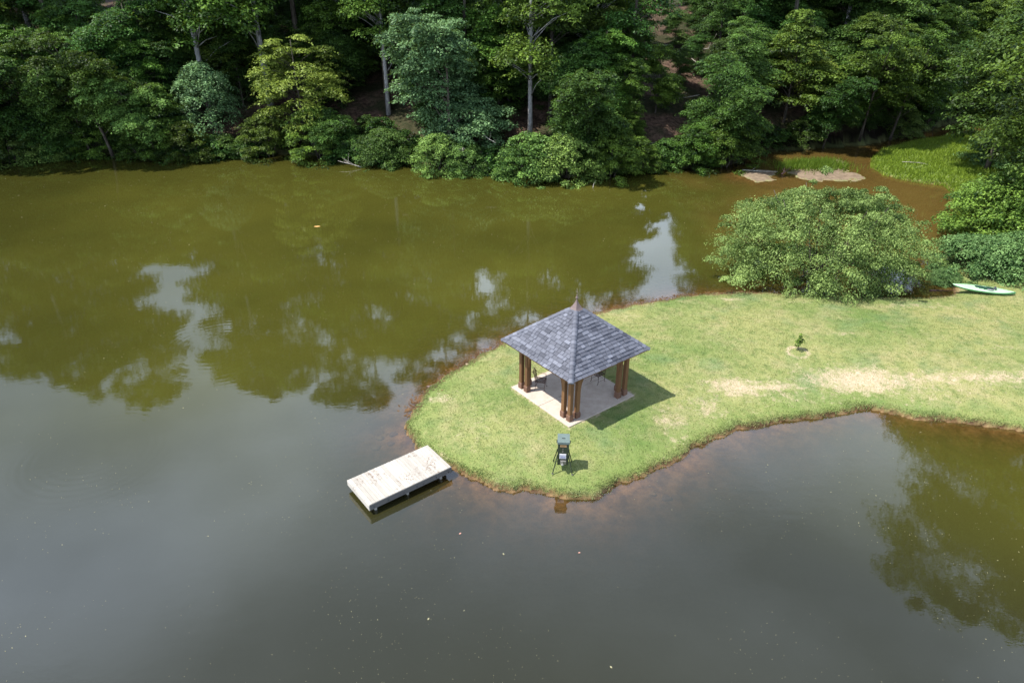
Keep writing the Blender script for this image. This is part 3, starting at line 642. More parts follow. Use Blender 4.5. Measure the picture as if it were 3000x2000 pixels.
# ------------------------------------------------------------------ kayak
M['kayak'] = simple('kayak_green', (0.34, 0.56, 0.34), .35, .5, var=.08, scale=1.5); M['kayak_hull'] = simple('kayak_hull_green', (0.13, 0.36, 0.18), .4, .5, var=.08)
M['seat_grey'] = simple('seat_grey', (0.055, 0.06, 0.075), .8); M['cockpit'] = simple('cockpit_dark', (0.012, 0.035, 0.022), .6); M['strap'] = simple('strap_black', (0.012, 0.012, 0.014), .6)
ka = Vector(W(2786, 844, .42)); kb = Vector(W(2966, 868, .42)); kc = (ka + kb) / 2; kl = (kb - ka).length / 2
kr = math.atan2(kb.y - ka.y, kb.x - ka.x); zk = max(float(terrain([a], [b])[0][0]) for a, b in ((ka.x, ka.y), (kb.x, kb.y), (kc.x, kc.y)))
ky = tag(empty('kayak', (kc.x, kc.y, zk + .0), kr), 'mint green sit-in kayak with grey seat lying on the grass at the creek edge', 'kayak')
ky.rotation_euler = (math.radians(6), math.radians(0), kr)
def kw(t): return .36 * max(0, 1 - abs(t) ** 2.3) ** .8 + .004
NS = 33; ts = [-1 + 2 * i / (NS - 1) for i in range(NS)]
h = MB(); vs = []; fs = []
for t_ in ts:
    w = kw(t_); rk = .10 * abs(t_) ** 3
    for (a, z) in ((1.0, .19), (.97, .12), (.72, .03), (.25, .0), (-.25, .0), (-.72, .03), (-.97, .12), (-1.0, .19)): vs.append((t_ * kl, a * w, z + rk * (1 - z / .3)))
for i in range(NS - 1):
    for j in range(7): fs.append((i * 8 + j, (i + 1) * 8 + j, (i + 1) * 8 + j + 1, i * 8 + j + 1))
h.add(vs, fs); h.build('hull', M['kayak_hull'], ky, smooth=True)
def inck(x, y): return ((x - .10) / .62) ** 2 + (y / .235) ** 2
d = MB(); vs = []; fs = []; idx = {}
NSd = 65; NA = 17
for i in range(NSd):
    t_ = -1 + 2 * i / (NSd - 1); w = kw(t_) + .006
    for j in range(NA):
        a = -1 + 2 * j / (NA - 1); vs.append((t_ * kl * 1.003, a * w, .19 + .10 * (1 - a * a) * min(1, w / .3) + .05 * abs(t_) ** 4))
for i in range(NSd - 1):
    for j in range(NA - 1):
        q = [i * NA + j, (i + 1) * NA + j, (i + 1) * NA + j + 1, i * NA + j + 1]
        if all(inck(vs[k][0], vs[k][1]) < 1 for k in q): continue
        fs.append(tuple(q))
d.add(vs, fs); d.build('deck', M['kayak'], ky, smooth=True)
MB().tube([(.10 + .63 * math.cos(2 * PI * k / 28), .24 * math.sin(2 * PI * k / 28), .285 - .06 * math.sin(2 * PI * k / 28) ** 2) for k in range(29)], .020, 6).build('coaming', M['kayak'], ky, smooth=True)
MB().lathe([(.001, .045), (.2, .05), (.22, .09)], 20, 0, 0).build('floor_pan', M['cockpit'], ky).scale = (2.7, 1, 1)
ky.children[-1].location = (.10, 0, 0) if ky.children else (0, 0, 0)
q = MB(); q.box(.22, .58, -.16, .16, .07, .15, ch=.03); q.hexa([(.55, -.17, .10), (.63, -.17, .10), (.63, .17, .10), (.55, .17, .10), (.62, -.16, .36), (.67, -.16, .36), (.67, .16, .36), (.62, .16, .36)]); q.build('seat', M['seat_grey'], ky)
q = MB(); q.box(.20, .52, -.29, -.19, .262, .285, ch=.006); q.build('thigh_pad', M['white_paint'], ky)
for y in (-.27, .20): MB().tube([(.62, y * .6, .33), (.45, y * 1.05, .30), (.30, y * 1.1, .29), (.18, y, .285)], .010, 5).build('strap', M['strap'], ky)
for s in (-1, 1): MB().tube([(s * kl * .82 - .05, 0, .245), (s * kl * .82, 0, .275), (s * kl * .82 + .05, 0, .245)], .010, 6).build('carry_handle', M['strap'], ky)

# ------------------------------------------------------------------ foliage
def leaves_mesh(name, P, Nn, size, mat, tone, rng, aspect=0.55):
    n = len(P); r1 = rng.normal(size=(n, 3)); a = np.cross(Nn, r1); a /= np.linalg.norm(a, axis=1)[:, None] + 1e-9; b = np.cross(Nn, a)
    L = (size * rng.uniform(0.65, 1.35, n))[:, None]; a = a * L * 0.5; b = b * L * 0.5 * aspect
    V = np.stack([P - a, P + b + a * 0.1, P + a, P - b + a * 0.1], 1).reshape(-1, 3); F = np.arange(4 * n).reshape(-1, 4)
    return mesh_np(name, V, F, mat, tone=np.repeat(tone, 4))
def unit(v): return v / (np.linalg.norm(v, axis=-1, keepdims=True) + 1e-9)
def clump_leaves(C, A, tones, per, rng, flat=.45, up=.55, outdir=None, stretch=1.35, droop=0.15):
    """C centres (m,3), A radii (m), outdir (m,3) horizontal growth direction"""
    m = len(C); k = np.repeat(np.arange(m), per); n = len(k)
    d = unit(rng.normal(size=(n, 3))); d[:, 2] = np.where(rng.random(n) < .78, np.abs(d[:, 2]), d[:, 2])
    rad = rng.uniform(.35, 1.0, n) ** .6
    lump = 1 + .25 * np.sin(d[:, 0] * 5 + k) * np.sin(d[:, 1] * 5 + 2 * k)
    off = d * (rad * A[k] * lump)[:, None]; off[:, 2] *= flat
    if outdir is not None:
        o = outdir[k]; al = (off * o).sum(1)[:, None]; off = off + o * al * (stretch - 1)
        al2 = np.maximum((off * o).sum(1), 0); off[:, 2] -= droop * al2 ** 2 / np.maximum(A[k], .1)
    P = C[k] + off
    Nn = unit(d * .55 + np.array([0, 0, up]) + rng.normal(size=(n, 3)) * .42)
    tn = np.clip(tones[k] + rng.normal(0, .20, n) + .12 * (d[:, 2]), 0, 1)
    return P, Nn, tn
def make_tree(nm, seed, H, R, base, ncl, per, leaf, mat, bark, env='round', flat=.45, droop=.15, clr=(.16, .30), trunk_r=None, lean=(0, 0), multi=1, asp=.55, wob=.5, up=.55, shoots=0, lob=1.0):
    rng = np.random.default_rng(seed); rr = random.Random(seed)
    tr = MB(); t = np.clip(rng.beta(1.35, 1.15, ncl), 0.02, 1.0)
    if env == 'round': e = np.clip(1 - np.abs(2 * t - .8) ** 2.6 / 1.9, .10, 1) ** .6
    elif env == 'multi': e = np.ones(ncl)
    elif env == 'cone': e = np.clip(1.05 - t, .06, 1) ** .75
    elif env == 'vase': e = np.clip(.45 + .6 * t, 0, 1) * np.sqrt(np.clip(1.06 - t ** 3, .03, 1))
    elif env == 'dome': e = np.sqrt(np.clip(1.03 - t ** 2, .02, 1))
    elif env == 'pine': e = np.clip(.95 - .75 * t, .1, 1) * rng.uniform(.5, 1, ncl)
    ang = rng.uniform(0, 2 * PI, ncl); lobes = 1 + lob * (.20 * np.sin(2 * ang + seed + 3 * t) + .15 * np.sin(5 * ang + 2 * seed + 6 * t))
    rad = R * e * lobes * rng.uniform(.38, 1.0, ncl) ** .55
    zc = (base + (H - base) * t * .97)
    lx = lean[0] * (zc / H) ** 1.5; ly = lean[1] * (zc / H) ** 1.5
    C = np.stack([lx + rad * np.cos(ang), ly + rad * np.sin(ang), zc - .12 * rad], 1); C[:, :2] += rng.normal(0, .15 * wob, (ncl, 2))
    if env == 'multi':
        ns = 7; sa = rng.uniform(0, 2 * PI, ns) + np.arange(ns) * 2.4; sh = np.linspace(.12, .82, ns) + rng.uniform(-.06, .06, ns); sdv = R * np.where(sh > .7, .34, .5) * rng.uniform(.7, 1.15, ns); sr = R * rng.uniform(.42, .62, ns) * np.where(sh > .7, 1.05, 1)
        j = rng.integers(0, ns, ncl); dv = unit(rng.normal(size=(ncl, 3))); dv[:, 2] = np.where(rng.random(ncl) < .7, np.abs(dv[:, 2]), dv[:, 2]); q_ = rng.uniform(.45, 1, ncl)[:, None] ** .6
        zz_ = base + (H - base) * sh[j]; vr_ = np.minimum((H - base) * .20, sr[j])
        C = np.stack([sdv[j] * np.cos(sa[j]), sdv[j] * np.sin(sa[j]), zz_], 1) + dv * q_ * np.stack([sr[j], sr[j], vr_], 1)
        C[:, 0] += lean[0] * (C[:, 2] / H) ** 1.5; C[:, 1] += lean[1] * (C[:, 2] / H) ** 1.5
        ang = np.arctan2(C[:, 1], C[:, 0]); rad = np.hypot(C[:, 0], C[:, 1]); t = (C[:, 2] - base) / (H - base)
    if shoots:
        ii = rng.choice(ncl, shoots, replace=False); g_ = rng.uniform(1.06, 1.22, shoots); C[ii, 0] *= g_; C[ii, 1] *= g_; C[ii, 2] = np.minimum(C[ii, 2] * rng.uniform(1.02, 1.22, shoots), H * 1.13)
    A = rng.uniform(clr[0], clr[1], ncl) * R * (1 - .25 * (t > .85))
    if shoots: A[ii] *= .6
    out = np.stack([np.cos(ang), np.sin(ang), np.full(ncl, -.05)], 1)
    tones = np.clip(rng.normal(.42, .22, ncl), .03, .97)
    P, Nn, tn = clump_leaves(C, A, tones, per, rng, flat=flat, up=up, outdir=out, droop=droop)
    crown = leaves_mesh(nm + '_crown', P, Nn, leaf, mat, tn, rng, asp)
    trr = trunk_r or H * .014
    for s in range(multi):
        a0 = 2 * PI * s / max(1, multi) + rr.random(); off = (0 if multi == 1 else R * .07)
        top = H * (.93 if env != 'dome' else .75); pts = []; rs = []
        sx, sy = (0, 0) if multi == 1 else (R * .55 * math.cos(a0), R * .55 * math.sin(a0))
        ph = rr.uniform(0, 6)
        for i in range(9):
            q = i / 8; pts.append((off * math.cos(a0) + lean[0] * q ** 1.5 + sx * q + .012 * H * math.sin(3.1 * q + ph) * q, off * math.sin(a0) + lean[1] * q ** 1.5 + sy * q + .012 * H * math.cos(2.7 * q + ph) * q, -.4 + (top + .4) * q)); rs.append(trr * (1.25 if i == 0 else 1) * (1 - .86 * q) + .01)
        tr.tube(pts, rs, 8, tone=rr.random())
    nb = min(ncl, 46); pick = rng.choice(ncl, nb, replace=False); nb = nb
    for i in pick:
        c = C[i]; z0 = max(base * .75, c[2] - rad[i] * rr.uniform(.35, .8)); z0 = min(z0, H * .85); q = z0 / H
        s = Vector((lean[0] * q ** 1.5, lean[1] * q ** 1.5, z0)); e_ = Vector((c[0], c[1], c[2] + .05)); mid = (s + e_) / 2 + Vector((rr.uniform(-.2, .2), rr.uniform(-.2, .2), .08 * rad[i]))
        r0 = trr * .30 * (1 - .6 * q); tr.tube([s, mid, e_], [r0, r0 * .6, .012], 5, tone=rr.random())
    me = bpy.data.meshes.new(nm + '_trunk'); me.from_pydata(tr.v, [], tr.f); me.update(); me.materials.append(bark)
    me.polygons.foreach_set('use_smooth', np.ones(len(me.polygons), bool))
    return crown, me
def place_tree(kind, name, x, y, z, sc=1.0, rz=0.0, label=None, cat='tree', group=None, scz=None):
    crown, trunk = KINDS[kind]
    r = empty(name, (x, y, z), rz); r.scale = (sc, sc, scz or sc); tag(r, label, cat, group)
    link('crown', crown, r); link('trunk', trunk, r); return r

KINDS = {}
def K(n, *a, **k): KINDS[n] = make_tree(n, *a, **k)
K('broad_a', 11, 14, 4.6, 1.4, 250, 150, .25, M['leaf_deep'], M['bark'], 'multi', flat=.42)
K('broad_b', 12, 15, 4.3, 1.8, 240, 160, .26, M['leaf_mid'], M['bark'], 'multi', flat=.38, droop=.2)
K('broad_c', 13, 12, 4.8, .8, 260, 150, .23, M['leaf_deep'], M['bark'], 'multi', flat=.35, droop=.25)
K('broad_d', 14, 13, 4.2, 1.2, 220, 160, .30, M['leaf_mid'], M['bark'], 'multi', flat=.5)
K('tall_a', 21, 26, 5.0, 5.5, 190, 130, .27, M['leaf_mid'], M['bark_pale'], 'multi', flat=.45, trunk_r=.26)
K('tall_b', 22, 24, 4.6, 7.0, 150, 135, .27, M['leaf_deep'], M['bark'], 'multi', flat=.42, trunk_r=.27)
K('pine', 23, 27, 4.0, 11, 130, 130, .27, M['leaf_pine'], M['bark'], 'pine', flat=.35, trunk_r=.26, clr=(.16, .30))
K('layered', 31, 9.5, 4.6, 1.8, 120, 150, .23, M['leaf_yellow'], M['bark'], 'round', flat=.22, droop=.28, clr=(.16, .30))
K('grey', 32, 11.5, 5.4, .1, 430, 170, .21, M['leaf_grey'], M['bark'], 'multi', flat=.48, droop=.22, clr=(.10, .21))
K('weeping', 33, 7.0, 3.2, 1.0, 120, 150, .19, M['leaf_grey'], M['bark'], 'dome', flat=.7, droop=.6, clr=(.16, .30))
K('shore_a', 41, 4.2, 3.3, .2, 150, 120, .20, M['leaf_shore'], M['bark'], 'dome', flat=.55, multi=3, clr=(.14, .27))
K('shore_b', 42, 5.6, 3.4, .4, 150, 130, .22, M['leaf_mid'], M['bark'], 'dome', flat=.45, multi=3, clr=(.14, .27))
K('over_a', 44, 7.0, 4.2, .7, 210, 140, .21, M['leaf_mid'], M['bark'], 'multi', flat=.45, droop=.3, multi=2, clr=(.12, .24))
K('over_b', 45, 6.0, 4.0, .5, 200, 140, .20, M['leaf_shore'], M['bark'], 'dome', flat=.45, droop=.35, multi=3, clr=(.11, .22))
K('over_c', 46, 8.0, 4.4, .8, 220, 140, .21, M['leaf_deep'], M['bark'], 'multi', flat=.42, droop=.3, multi=2, clr=(.12, .24))
K('lean_a', 47, 12.5, 4.3, 3.4, 240, 140, .23, M['leaf_mid'], M['bark'], 'multi', flat=.42, droop=.3, lean=(0, -4.2), clr=(.12, .24))
K('lean_b', 48, 10.5, 4.0, 2.6, 230, 140, .22, M['leaf_deep'], M['bark'], 'multi', flat=.42, droop=.3, lean=(.8, -3.8), clr=(.12, .24))
K('lean_c', 49, 9.0, 3.8, 2.2, 210, 140, .20, M['leaf_shore'], M['bark'], 'multi', flat=.42, droop=.35, lean=(-.8, -3.6), clr=(.12, .24))
K('under', 43, 2.6, 2.4, .1, 70, 90, .22, M['leaf_deep'], M['bark'], 'dome', flat=.5, multi=3, clr=(.18, .30))
K('layered_g', 34, 11, 4.4, 2.0, 120, 160, .25, M['leaf_mid'], M['bark'], 'cone', flat=.24, droop=.25, clr=(.16, .30))

shoreY = lambda x: float(np.interp(x, [p[0] for p in shore_A[:-3]], [p[1] for p in shore_A[:-3]]))
gz0 = lambda x, y: float(terrain([x], [y])[0][0])
forest_items = []
def ft(kind, u, back, hscale=1.0, desc=None, cat='tree', rz=None, name=None):
    """tree at photo column u (2352 px view), 'back' metres behind the far shoreline"""
    y = 66.0
    for _ in range(6):
        zt = float(terrain([XU(u, y, 3)], [y])[0][0]); x = XU(u, y, zt); y = shoreY(x) + back
    x = XU(u, y, float(terrain([XU(u, y, 3)], [y])[0][0])); z = float(terrain([x], [y])[0][0])
    forest_items.append(dict(kind=kind, u=u, back=back, x=x, y=y, z=max(z, .05) - .1, s=hscale, desc=desc, cat=cat, rz=rz if rz is not None else random.uniform(0, 6.28), name=name))
# trees that stand out in the photo
ft('layered', 700, 4.2, 1.1, 'yellow-green tree with flat layered branches, brightest tree on the far bank')
ft('grey', 1035, 1.0, 1.22, 'big grey-green leafy tree leaning over the water at the middle of the far bank')
ft('weeping', 490, 4.6, 1.05, 'grey-green tree with drooping sprays, left of the yellow-green tree on the far bank')
ft('tall_a', 1218, 6.0, .98, 'tall tree with straight pale grey trunk, right of the big grey-green tree')
ft('tall_a', 893, 9.0, .95, 'tall tree with slim pale trunk, between the yellow-green and the big grey-green trees')
ft('layered_g', 1800, 4.5, 1.08, 'broad light green tree spreading above the dark mouth of the creek')
ft('layered', 1815, 7.5, .80, 'yellow-tipped tree behind the broad green tree at the creek mouth')
def skyline(ur):      # how far down the wood's mirror image reaches, from its own columns
    xs_ = [-200, 0, 60, 120, 200, 300, 400, 432, 446, 494, 512, 560, 640, 690, 750, 810, 900, 1000, 1100, 1415, 1440, 1466, 1526, 1550, 1620, 1800, 2352]
    ys_ = [850, 850, 880, 880, 905, 925, 925, 840, 600, 600, 790, 905, 920, 880, 950, 945, 885, 870, 800, 800, 700, 455, 455, 720, 780, 820, 900]
    return float(np.interp(ur, xs_, ys_))
def mirror(x, y, z):
    d = y * cP + (CAMZ + z) * sP; return (1500 + 2000 * x / d) / 1.27551, (1000 + 2000 * (-(y * sP - (CAMZ + z) * cP)) / d) / 1.27551
cap_lim = [9999]
def cap_scale(x, y, z, H, Rr, s0):
    while s0 > .25:
        d = y * cP + (CAMZ + z + H * s0) * sP; w = Rr * s0 * .8 / d * 2000 / 1.27551
        u_, v_ = mirror(x, y, z + H * s0)
        if v_ <= min(cap_lim[0], skyline(u_ - w), skyline(u_), skyline(u_ + w)) - 6: break
        s0 *= .96
    return s0
KH = dict(lean_a=(12.5, 6), lean_b=(10.5, 6), lean_c=(9, 6), over_a=(7, 4.2), over_b=(6, 4), over_c=(8, 4.4), broad_a=(14, 4.6), broad_b=(15, 4.3), broad_c=(12, 4.8), broad_d=(13, 4.0), tall_a=(26, 5.2), tall_b=(24, 4.6), pine=(27, 4.0), layered_g=(11, 4.4), under=(2.6, 2.4), layered=(10, 4.4), grey=(11.5, 5), shore_b=(5.6, 3.4), shore_a=(4.2, 3.3), weeping=(7, 3.2))
# tall trees whose tops reach the edge of the reflected skyline
for (k, ur, back) in [('tall_a', 15, 12), ('tall_b', 95, 9), ('pine', 150, 16), ('tall_a', 205, 10), ('tall_b', 270, 15), ('tall_a', 335, 20), ('tall_b', 372, 12), ('tall_b', 572, 12), ('tall_a', 618, 8), ('pine', 640, 14), ('tall_a', 735, 9), ('tall_b', 800, 13), ('tall_a', 870, 15), ('tall_b', 945, 10), ('tall_a', 1020, 14), ('tall_b', 1090, 9), ('tall_a', 1170, 13), ('tall_b', 1250, 10), ('tall_a', 1330, 14), ('tall_b', 1398, 9), ('tall_b', 1600, 20), ('tall_b', 1690, 12), ('tall_a', 1780, 14), ('tall_b', 1900, 12), ('tall_a', 2020, 13), ('tall_a', -70, 14), ('tall_b', -160, 12)]:
    vr = skyline(ur); X_ = (ur * 1.27551 - 1500) / 2000; Y_ = -(vr * 1.27551 - 1000) / 2000
    dh = np.array([X_, cP + Y_ * sP]); sl = (sP - Y_ * cP); y = 70
    for _ in range(6): x = y * dh[0] / dh[1]; y = shoreY(x) + back
    z = gz0(x, y); top = sl / dh[1] * y - CAMZ; H_ = KH[k][0]; sc = max(.6, min(1.35, (top - z) / (H_ * .98)))
    uu_ = ((x / ((y * cP + (CAMZ - z) * sP))) * 2000 + 1500) / 1.27551
    forest_items.append(dict(kind=k, u=uu_, back=back, x=x, y=y, z=z - .1, s=sc, desc=None, cat='tree', rz=random.uniform(0, 6.28), name=None))
SHR = 'shrubs hanging over the water along the far bank'
for (k, u, b, s, d) in [('shore_a', 20, 1.2, 1.0, 'dusty green shrub at the left edge of the far shore'), ('shore_a', 100, 1.4, .8, 'pale green shrub second from the left edge of the far shore'), ('shore_b', 225, 1.6, .7, 'dark low shrub on the far shore below the dark trees at left'), ('shore_b', 330, 1.4, .7, 'dark green shrub on the far shore below the small clearing'),
                        ('shore_b', 440, .8, .72, 'green shrub dipping into the water left of the far shore gap'), ('under', 520, 1.3, .9, 'small dark shrub on the far shore under the drooping tree'), ('shore_b', 620, 1.2, .8, 'dark shrub on the far shore left of below the yellow-green tree'), ('shore_b', 735, 1.2, .95, 'wide dark shrub on the far shore right below the yellow-green tree'),
                        ('shore_a', 885, .8, .85, 'mid green shrub on the far shore left of the big grey-green tree'), ('shore_a', 1010, -.3, .85, 'bright leafy shrub hanging over the water below the big grey-green tree'), ('shore_a', 1075, -.2, .7, 'rounded pale shrub over the water right below the grey-green tree'), ('under', 1140, 1.0, .9, 'small green bush beside the reddish earth bank on the far shore'),
                        ('shore_a', 1215, -.3, 1.0, 'bright green shrub over the water below the pale straight trunk'), ('shore_a', 1300, -.5, 1.02, 'largest bright shrub jutting over the water right of the pale trunk'), ('shore_b', 1400, -.2, .9, 'deep green shrub at the right end of the bright far shore shrubs'), ('shore_b', 1465, .9, .6, 'small dark shrub left of the bare slope on the far shore'),
                        ('shore_b', 1590, 1.0, .75, 'dark shrub at the foot of the bare brown slope'), ('shore_b', 1660, 1.0, .9, 'dark green shrub at the water left of the sand bars'), ('under', 1850, 2.2, .7, 'small pale shrub under the trees behind the sand bars')]:
    ft(k, u, b, s, d, 'shrub')
random.seed(23)
# the rest of the wood, row by row up the slope
rows = [(1.9, 46, ['over_a', 'over_c', 'over_c', 'over_b'], (.45, .70)), (1.0, 78, ['lean_a', 'lean_b', 'lean_c', 'lean_b'], (.75, 1.05)), (2.8, 50, ['broad_c', 'broad_d', 'broad_c', 'layered_g', 'broad_a'], (.50, .80)), (5.4, 60, ['broad_c', 'broad_a', 'broad_b'], (.6, .9)), (8.5, 60, ['broad_a', 'broad_c', 'broad_b', 'layered_g'], (.65, .95)), (11.5, 60, ['broad_a', 'broad_b', 'broad_d', 'broad_c'], (.6, .95)), (16, 62, ['broad_a', 'broad_b', 'tall_b', 'broad_c'], (.7, 1.0)), (21, 66, ['broad_c', 'broad_a', 'broad_b', 'broad_c'], (.6, .95)), (26, 80, ['broad_c', 'broad_a', 'broad_b', 'tall_b'], (.6, .85)), (32, 100, ['tall_b', 'broad_b', 'broad_a'], (.7, 1.0)), (38, 150, ['pine', 'tall_b', 'broad_a'], (.7, .9))]
taken = [(i['u'], i['back']) for i in forest_items if i['cat'] == 'tree' and i['desc']]
shr = [i['u'] for i in forest_items if i['cat'] == 'shrub']
for (b0, du, ks, (s0, s1)) in rows:
    u = -70 + random.uniform(0, 60)
    while u < 2500:
        uu = u + random.uniform(-.3, .3) * du; bb = b0 + random.uniform(-1.0, 1.0) * min(1.8, b0 * .5); u += du
        if b0 == 1.9 and min(abs(uu - q) for q in shr) < 16: continue
        if b0 <= 2 and (abs(uu - 1035) < 85 or (abs(uu - 700) < 70 and b0 == 1.0)): continue
        if 1505 < uu < 1640 and 2 < bb < 24 and random.random() < .55: continue                # the bare slope
        if 275 < uu < 400 and 8 < bb < 34: continue
        if 270 < uu < 400 and 2 < bb < 8: s *= .5              # small clearing
        if abs(uu - 700) < 125 and 2.2 < bb < 9: continue
        if b0 == 1.0 and (abs(uu - 700) < 165 or abs(uu - 490) < 60 or 1130 < uu < 1300): continue
        if abs(uu - 490) < 55 and 1.5 < bb < 4.4: continue
        k = random.choice(ks); s = random.uniform(s0, s1)
        if any(abs(uu - a) < 90 and abs(bb - b) < 4.0 for a, b in taken) and bb > 1.5: continue
        if any(abs(uu - a) < 95 and bb < b for a, b in taken) and bb > 1: k = 'under'; s = .9
        if 1505 < uu < 1640 and bb < 24: k = random.choice(['under', 'broad_d']); s = .4 if k == 'broad_d' else .8
        ft(k, uu, bb, s, rz=random.uniform(-.35, .35) if k.startswith('lean') else None); it = forest_items[-1]
        cap_lim[0] = random.choice([560, 600, 640, 690, 740, 780]) if not 1480 < it['u'] < 1660 else 9999; it['s'] = cap_scale(it['x'], it['y'], it['z'], KH[k][0], KH[k][1], s)
        if it['s'] < .35: forest_items.pop()
for (uu, bb, s) in [(1505, 9, .55), (1665, 12, .5), (1630, 25, .55), (1560, 16, .36), (1600, 20, .42), (1548, 26, .40), (1590, 30, .46), (1622, 34, .55), (1566, 38, .45)]: ft('broad_d' if bb < 13 else 'broad_c', uu, bb, s)
kinddesc = dict(lean_a='waterward leaning tree', lean_b='dark leaning tree', lean_c='pale leaning tree', over_a='overhanging green tree', over_b='overhanging leafy shrub', over_c='overhanging dark tree', broad_a='dark green broadleaf', broad_b='mid green broadleaf', broad_c='low-branched dark tree', broad_d='large-leaved tree', tall_a='tall pale-trunked tree', tall_b='tall dark tree', pine='tall dull pine', layered_g='layered green tree', under='small bush', layered='yellow-green layered tree', shore_b='green bush')
def zone(u):
    zs = [(130, 'at the far left'), (290, 'left of the clearing'), (420, 'by the small clearing'), (600, 'behind the drooping tree'), (810, 'by the yellow-green tree'), (960, 'left of the big grey-green tree'), (1150, 'above the big grey-green tree'), (1330, 'by the pale trunk'), (1490, 'left of the bare slope'), (1670, 'on the bare slope'), (1880, 'above the sand bars'), (2060, 'above the creek mouth'), (2230, 'behind the marsh'), (9999, 'at the far right')]
    for a, b in zs:
        if u < a: return b
def rowp(b): return 'on the far shore' if b < 2 else 'close to the shore' if b < 5.2 else 'low on the slope' if b < 9 else 'lower mid slope' if b < 13.5 else 'mid slope' if b < 19 else 'upper slope' if b < 26 else 'near the ridge' if b < 33 else 'on the ridge'
by = {}
for it in forest_items:
    if it['desc'] is None:
        it['desc'] = kinddesc[it['kind']] + ' ' + rowp(it['back']) + ', ' + zone(it['u']); by.setdefault(it['desc'], []).append(it); it['auto'] = 1
    else: it['auto'] = 0
for dsc, L in by.items():
    if len(L) > 1:
        L.sort(key=lambda i: i['u'])
        nm = {2: ['left of two', 'right of two'], 3: ['leftmost of three', 'middle of three', 'rightmost of three']}.get(len(L)) or [['first', 'second', 'third', 'fourth', 'fifth', 'sixth', 'seventh', 'eighth', 'ninth'][min(i, 8)] + ' from left' for i in range(len(L))]
        for i, it in enumerate(L): it['desc'] = dsc + ', ' + nm[i]
names = dict(pine='pine_tree', under='bush', shore_a='shrub', shore_b='shrub')
for it in forest_items:
    cat = it['cat'] if it['kind'] != 'under' else 'bush'
    grp = SHR if it['cat'] == 'shrub' else 'trees of the wooded far bank'
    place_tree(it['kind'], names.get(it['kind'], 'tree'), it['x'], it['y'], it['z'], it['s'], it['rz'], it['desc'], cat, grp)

# big willow-like shrub on the lake side of the lawn
KINDS['willow'] = make_tree('willow', 51, 5.5, 6.5, .5, 600, 220, .125, M['leaf_willow'], M['bark'], 'round', flat=.62, multi=7, clr=(.08, .17), droop=.12, trunk_r=.07, wob=1.0, up=.45, shoots=150, lob=.45)
bx0, by0 = W2(1880, 668, .1)
w_ = place_tree('willow', 'willow_shrub', bx0 + .75, by0 + 2.4, .0, 1.0, .4, 'huge spreading pale green shrub standing in the water edge behind the lawn', 'shrub'); w_.scale = (.88, .76, 1.06); w_.rotation_euler[2] = 0.0
# bushes and trees on the right bank
KINDS['round_bush'] = make_tree('round_bush', 52, 5.0, 4.6, .1, 330, 130, .19, M['leaf_bush'], M['bark'], 'dome', flat=.6, multi=4, clr=(.10, .20))
KINDS['low_bush'] = make_tree('low_bush', 53, 2.3, 2.6, .05, 230, 120, .13, M['leaf_low'], M['bark'], 'dome', flat=.65, multi=4, clr=(.12, .22))
def gz_(x, y): return float(terrain([x], [y])[0][0])
def rb(kind, name, u, v, s, rz, label, cat='bush', scz=None, z=.6):
    x, y = W2(u, v, z); place_tree(kind, name, x, y, max(gz_(x, y), 0) - .1, s, rz, label, cat, 'bushes along the right bank', scz)
rb('round_bush', 'bush', 2335, 545, 1.0, .3, 'large rounded leafy bush at the right edge beside the brown creek')
rb('round_bush', 'bush', 2430, 520, 1.15, 2.3, 'leafy bush cut by the right edge, behind the large rounded bush', scz=1.2)
rb('low_bush', 'bush', 2240, 612, 1.0, 1.0, 'low grey-green bush nearest the kayak, at the creek side')
rb('low_bush', 'bush', 2330, 618, 1.1, 2.0, 'low grey-green bush above the kayak, below the large rounded bush')
rb('low_bush', 'bush', 2410, 615, 1.05, 3.0, 'low grey-green bush cut by the right edge above the kayak')
rb('low_bush', 'bush', 2172, 628, .42, 4.0, 'small sprawling bush at the very tip of the creek bank left of the low bushes')
rb('low_bush', 'bush', 2300, 372, 1.2, 1.3, 'grey-green bush behind the marsh grass on the right')
rb('low_bush', 'bush', 2365, 400, 1.2, 5.3, 'grey-green bush at the right edge between marsh grass and rounded bush')
rb('round_bush', 'bush', 2370, 330, .9, 4.3, 'dull green bush under the big tree at upper right')
KINDS['big_right'] = make_tree('big_right', 54, 29, 10.5, 4.0, 720, 180, .26, M['leaf_mid'], M['bark'], 'multi', flat=.4, trunk_r=.45, clr=(.09, .18))
place_tree('big_right', 'tree', 39.5, 43.5, .4, 1.0, .8, 'large dull green tree leaning in from the upper right edge', 'tree')
place_tree('big_right', 'tree', 45, 33, .6, 1.0, 2.6, 'big leafy tree just off the right edge, mirrored in the near water', 'tree')
place_tree('tall_a', 'tree', 46, 53, .8, .95, 2.1, 'tall tree on the right bank behind the leaning one', 'tree')
place_tree('broad_a', 'tree', 46, 66, .8, 1.1, 1.1, 'dark tree on the right bank behind the marsh, lower than its neighbours', 'tree')

# sapling
KINDS['sapling'] = make_tree('sapling', 61, 1.15, .27, .12, 26, 26, .085, M['leaf_mid'], M['bark'], 'cone', flat=.7, clr=(.3, .5), trunk_r=.02, wob=.1)
sx, sy = W2(1832, 808, .5); sp = place_tree('sapling', 'sapling', sx, sy, gz_(sx, sy), .85, 0, 'small leafy sapling in a ring of bare soil on the lawn', 'sapling')

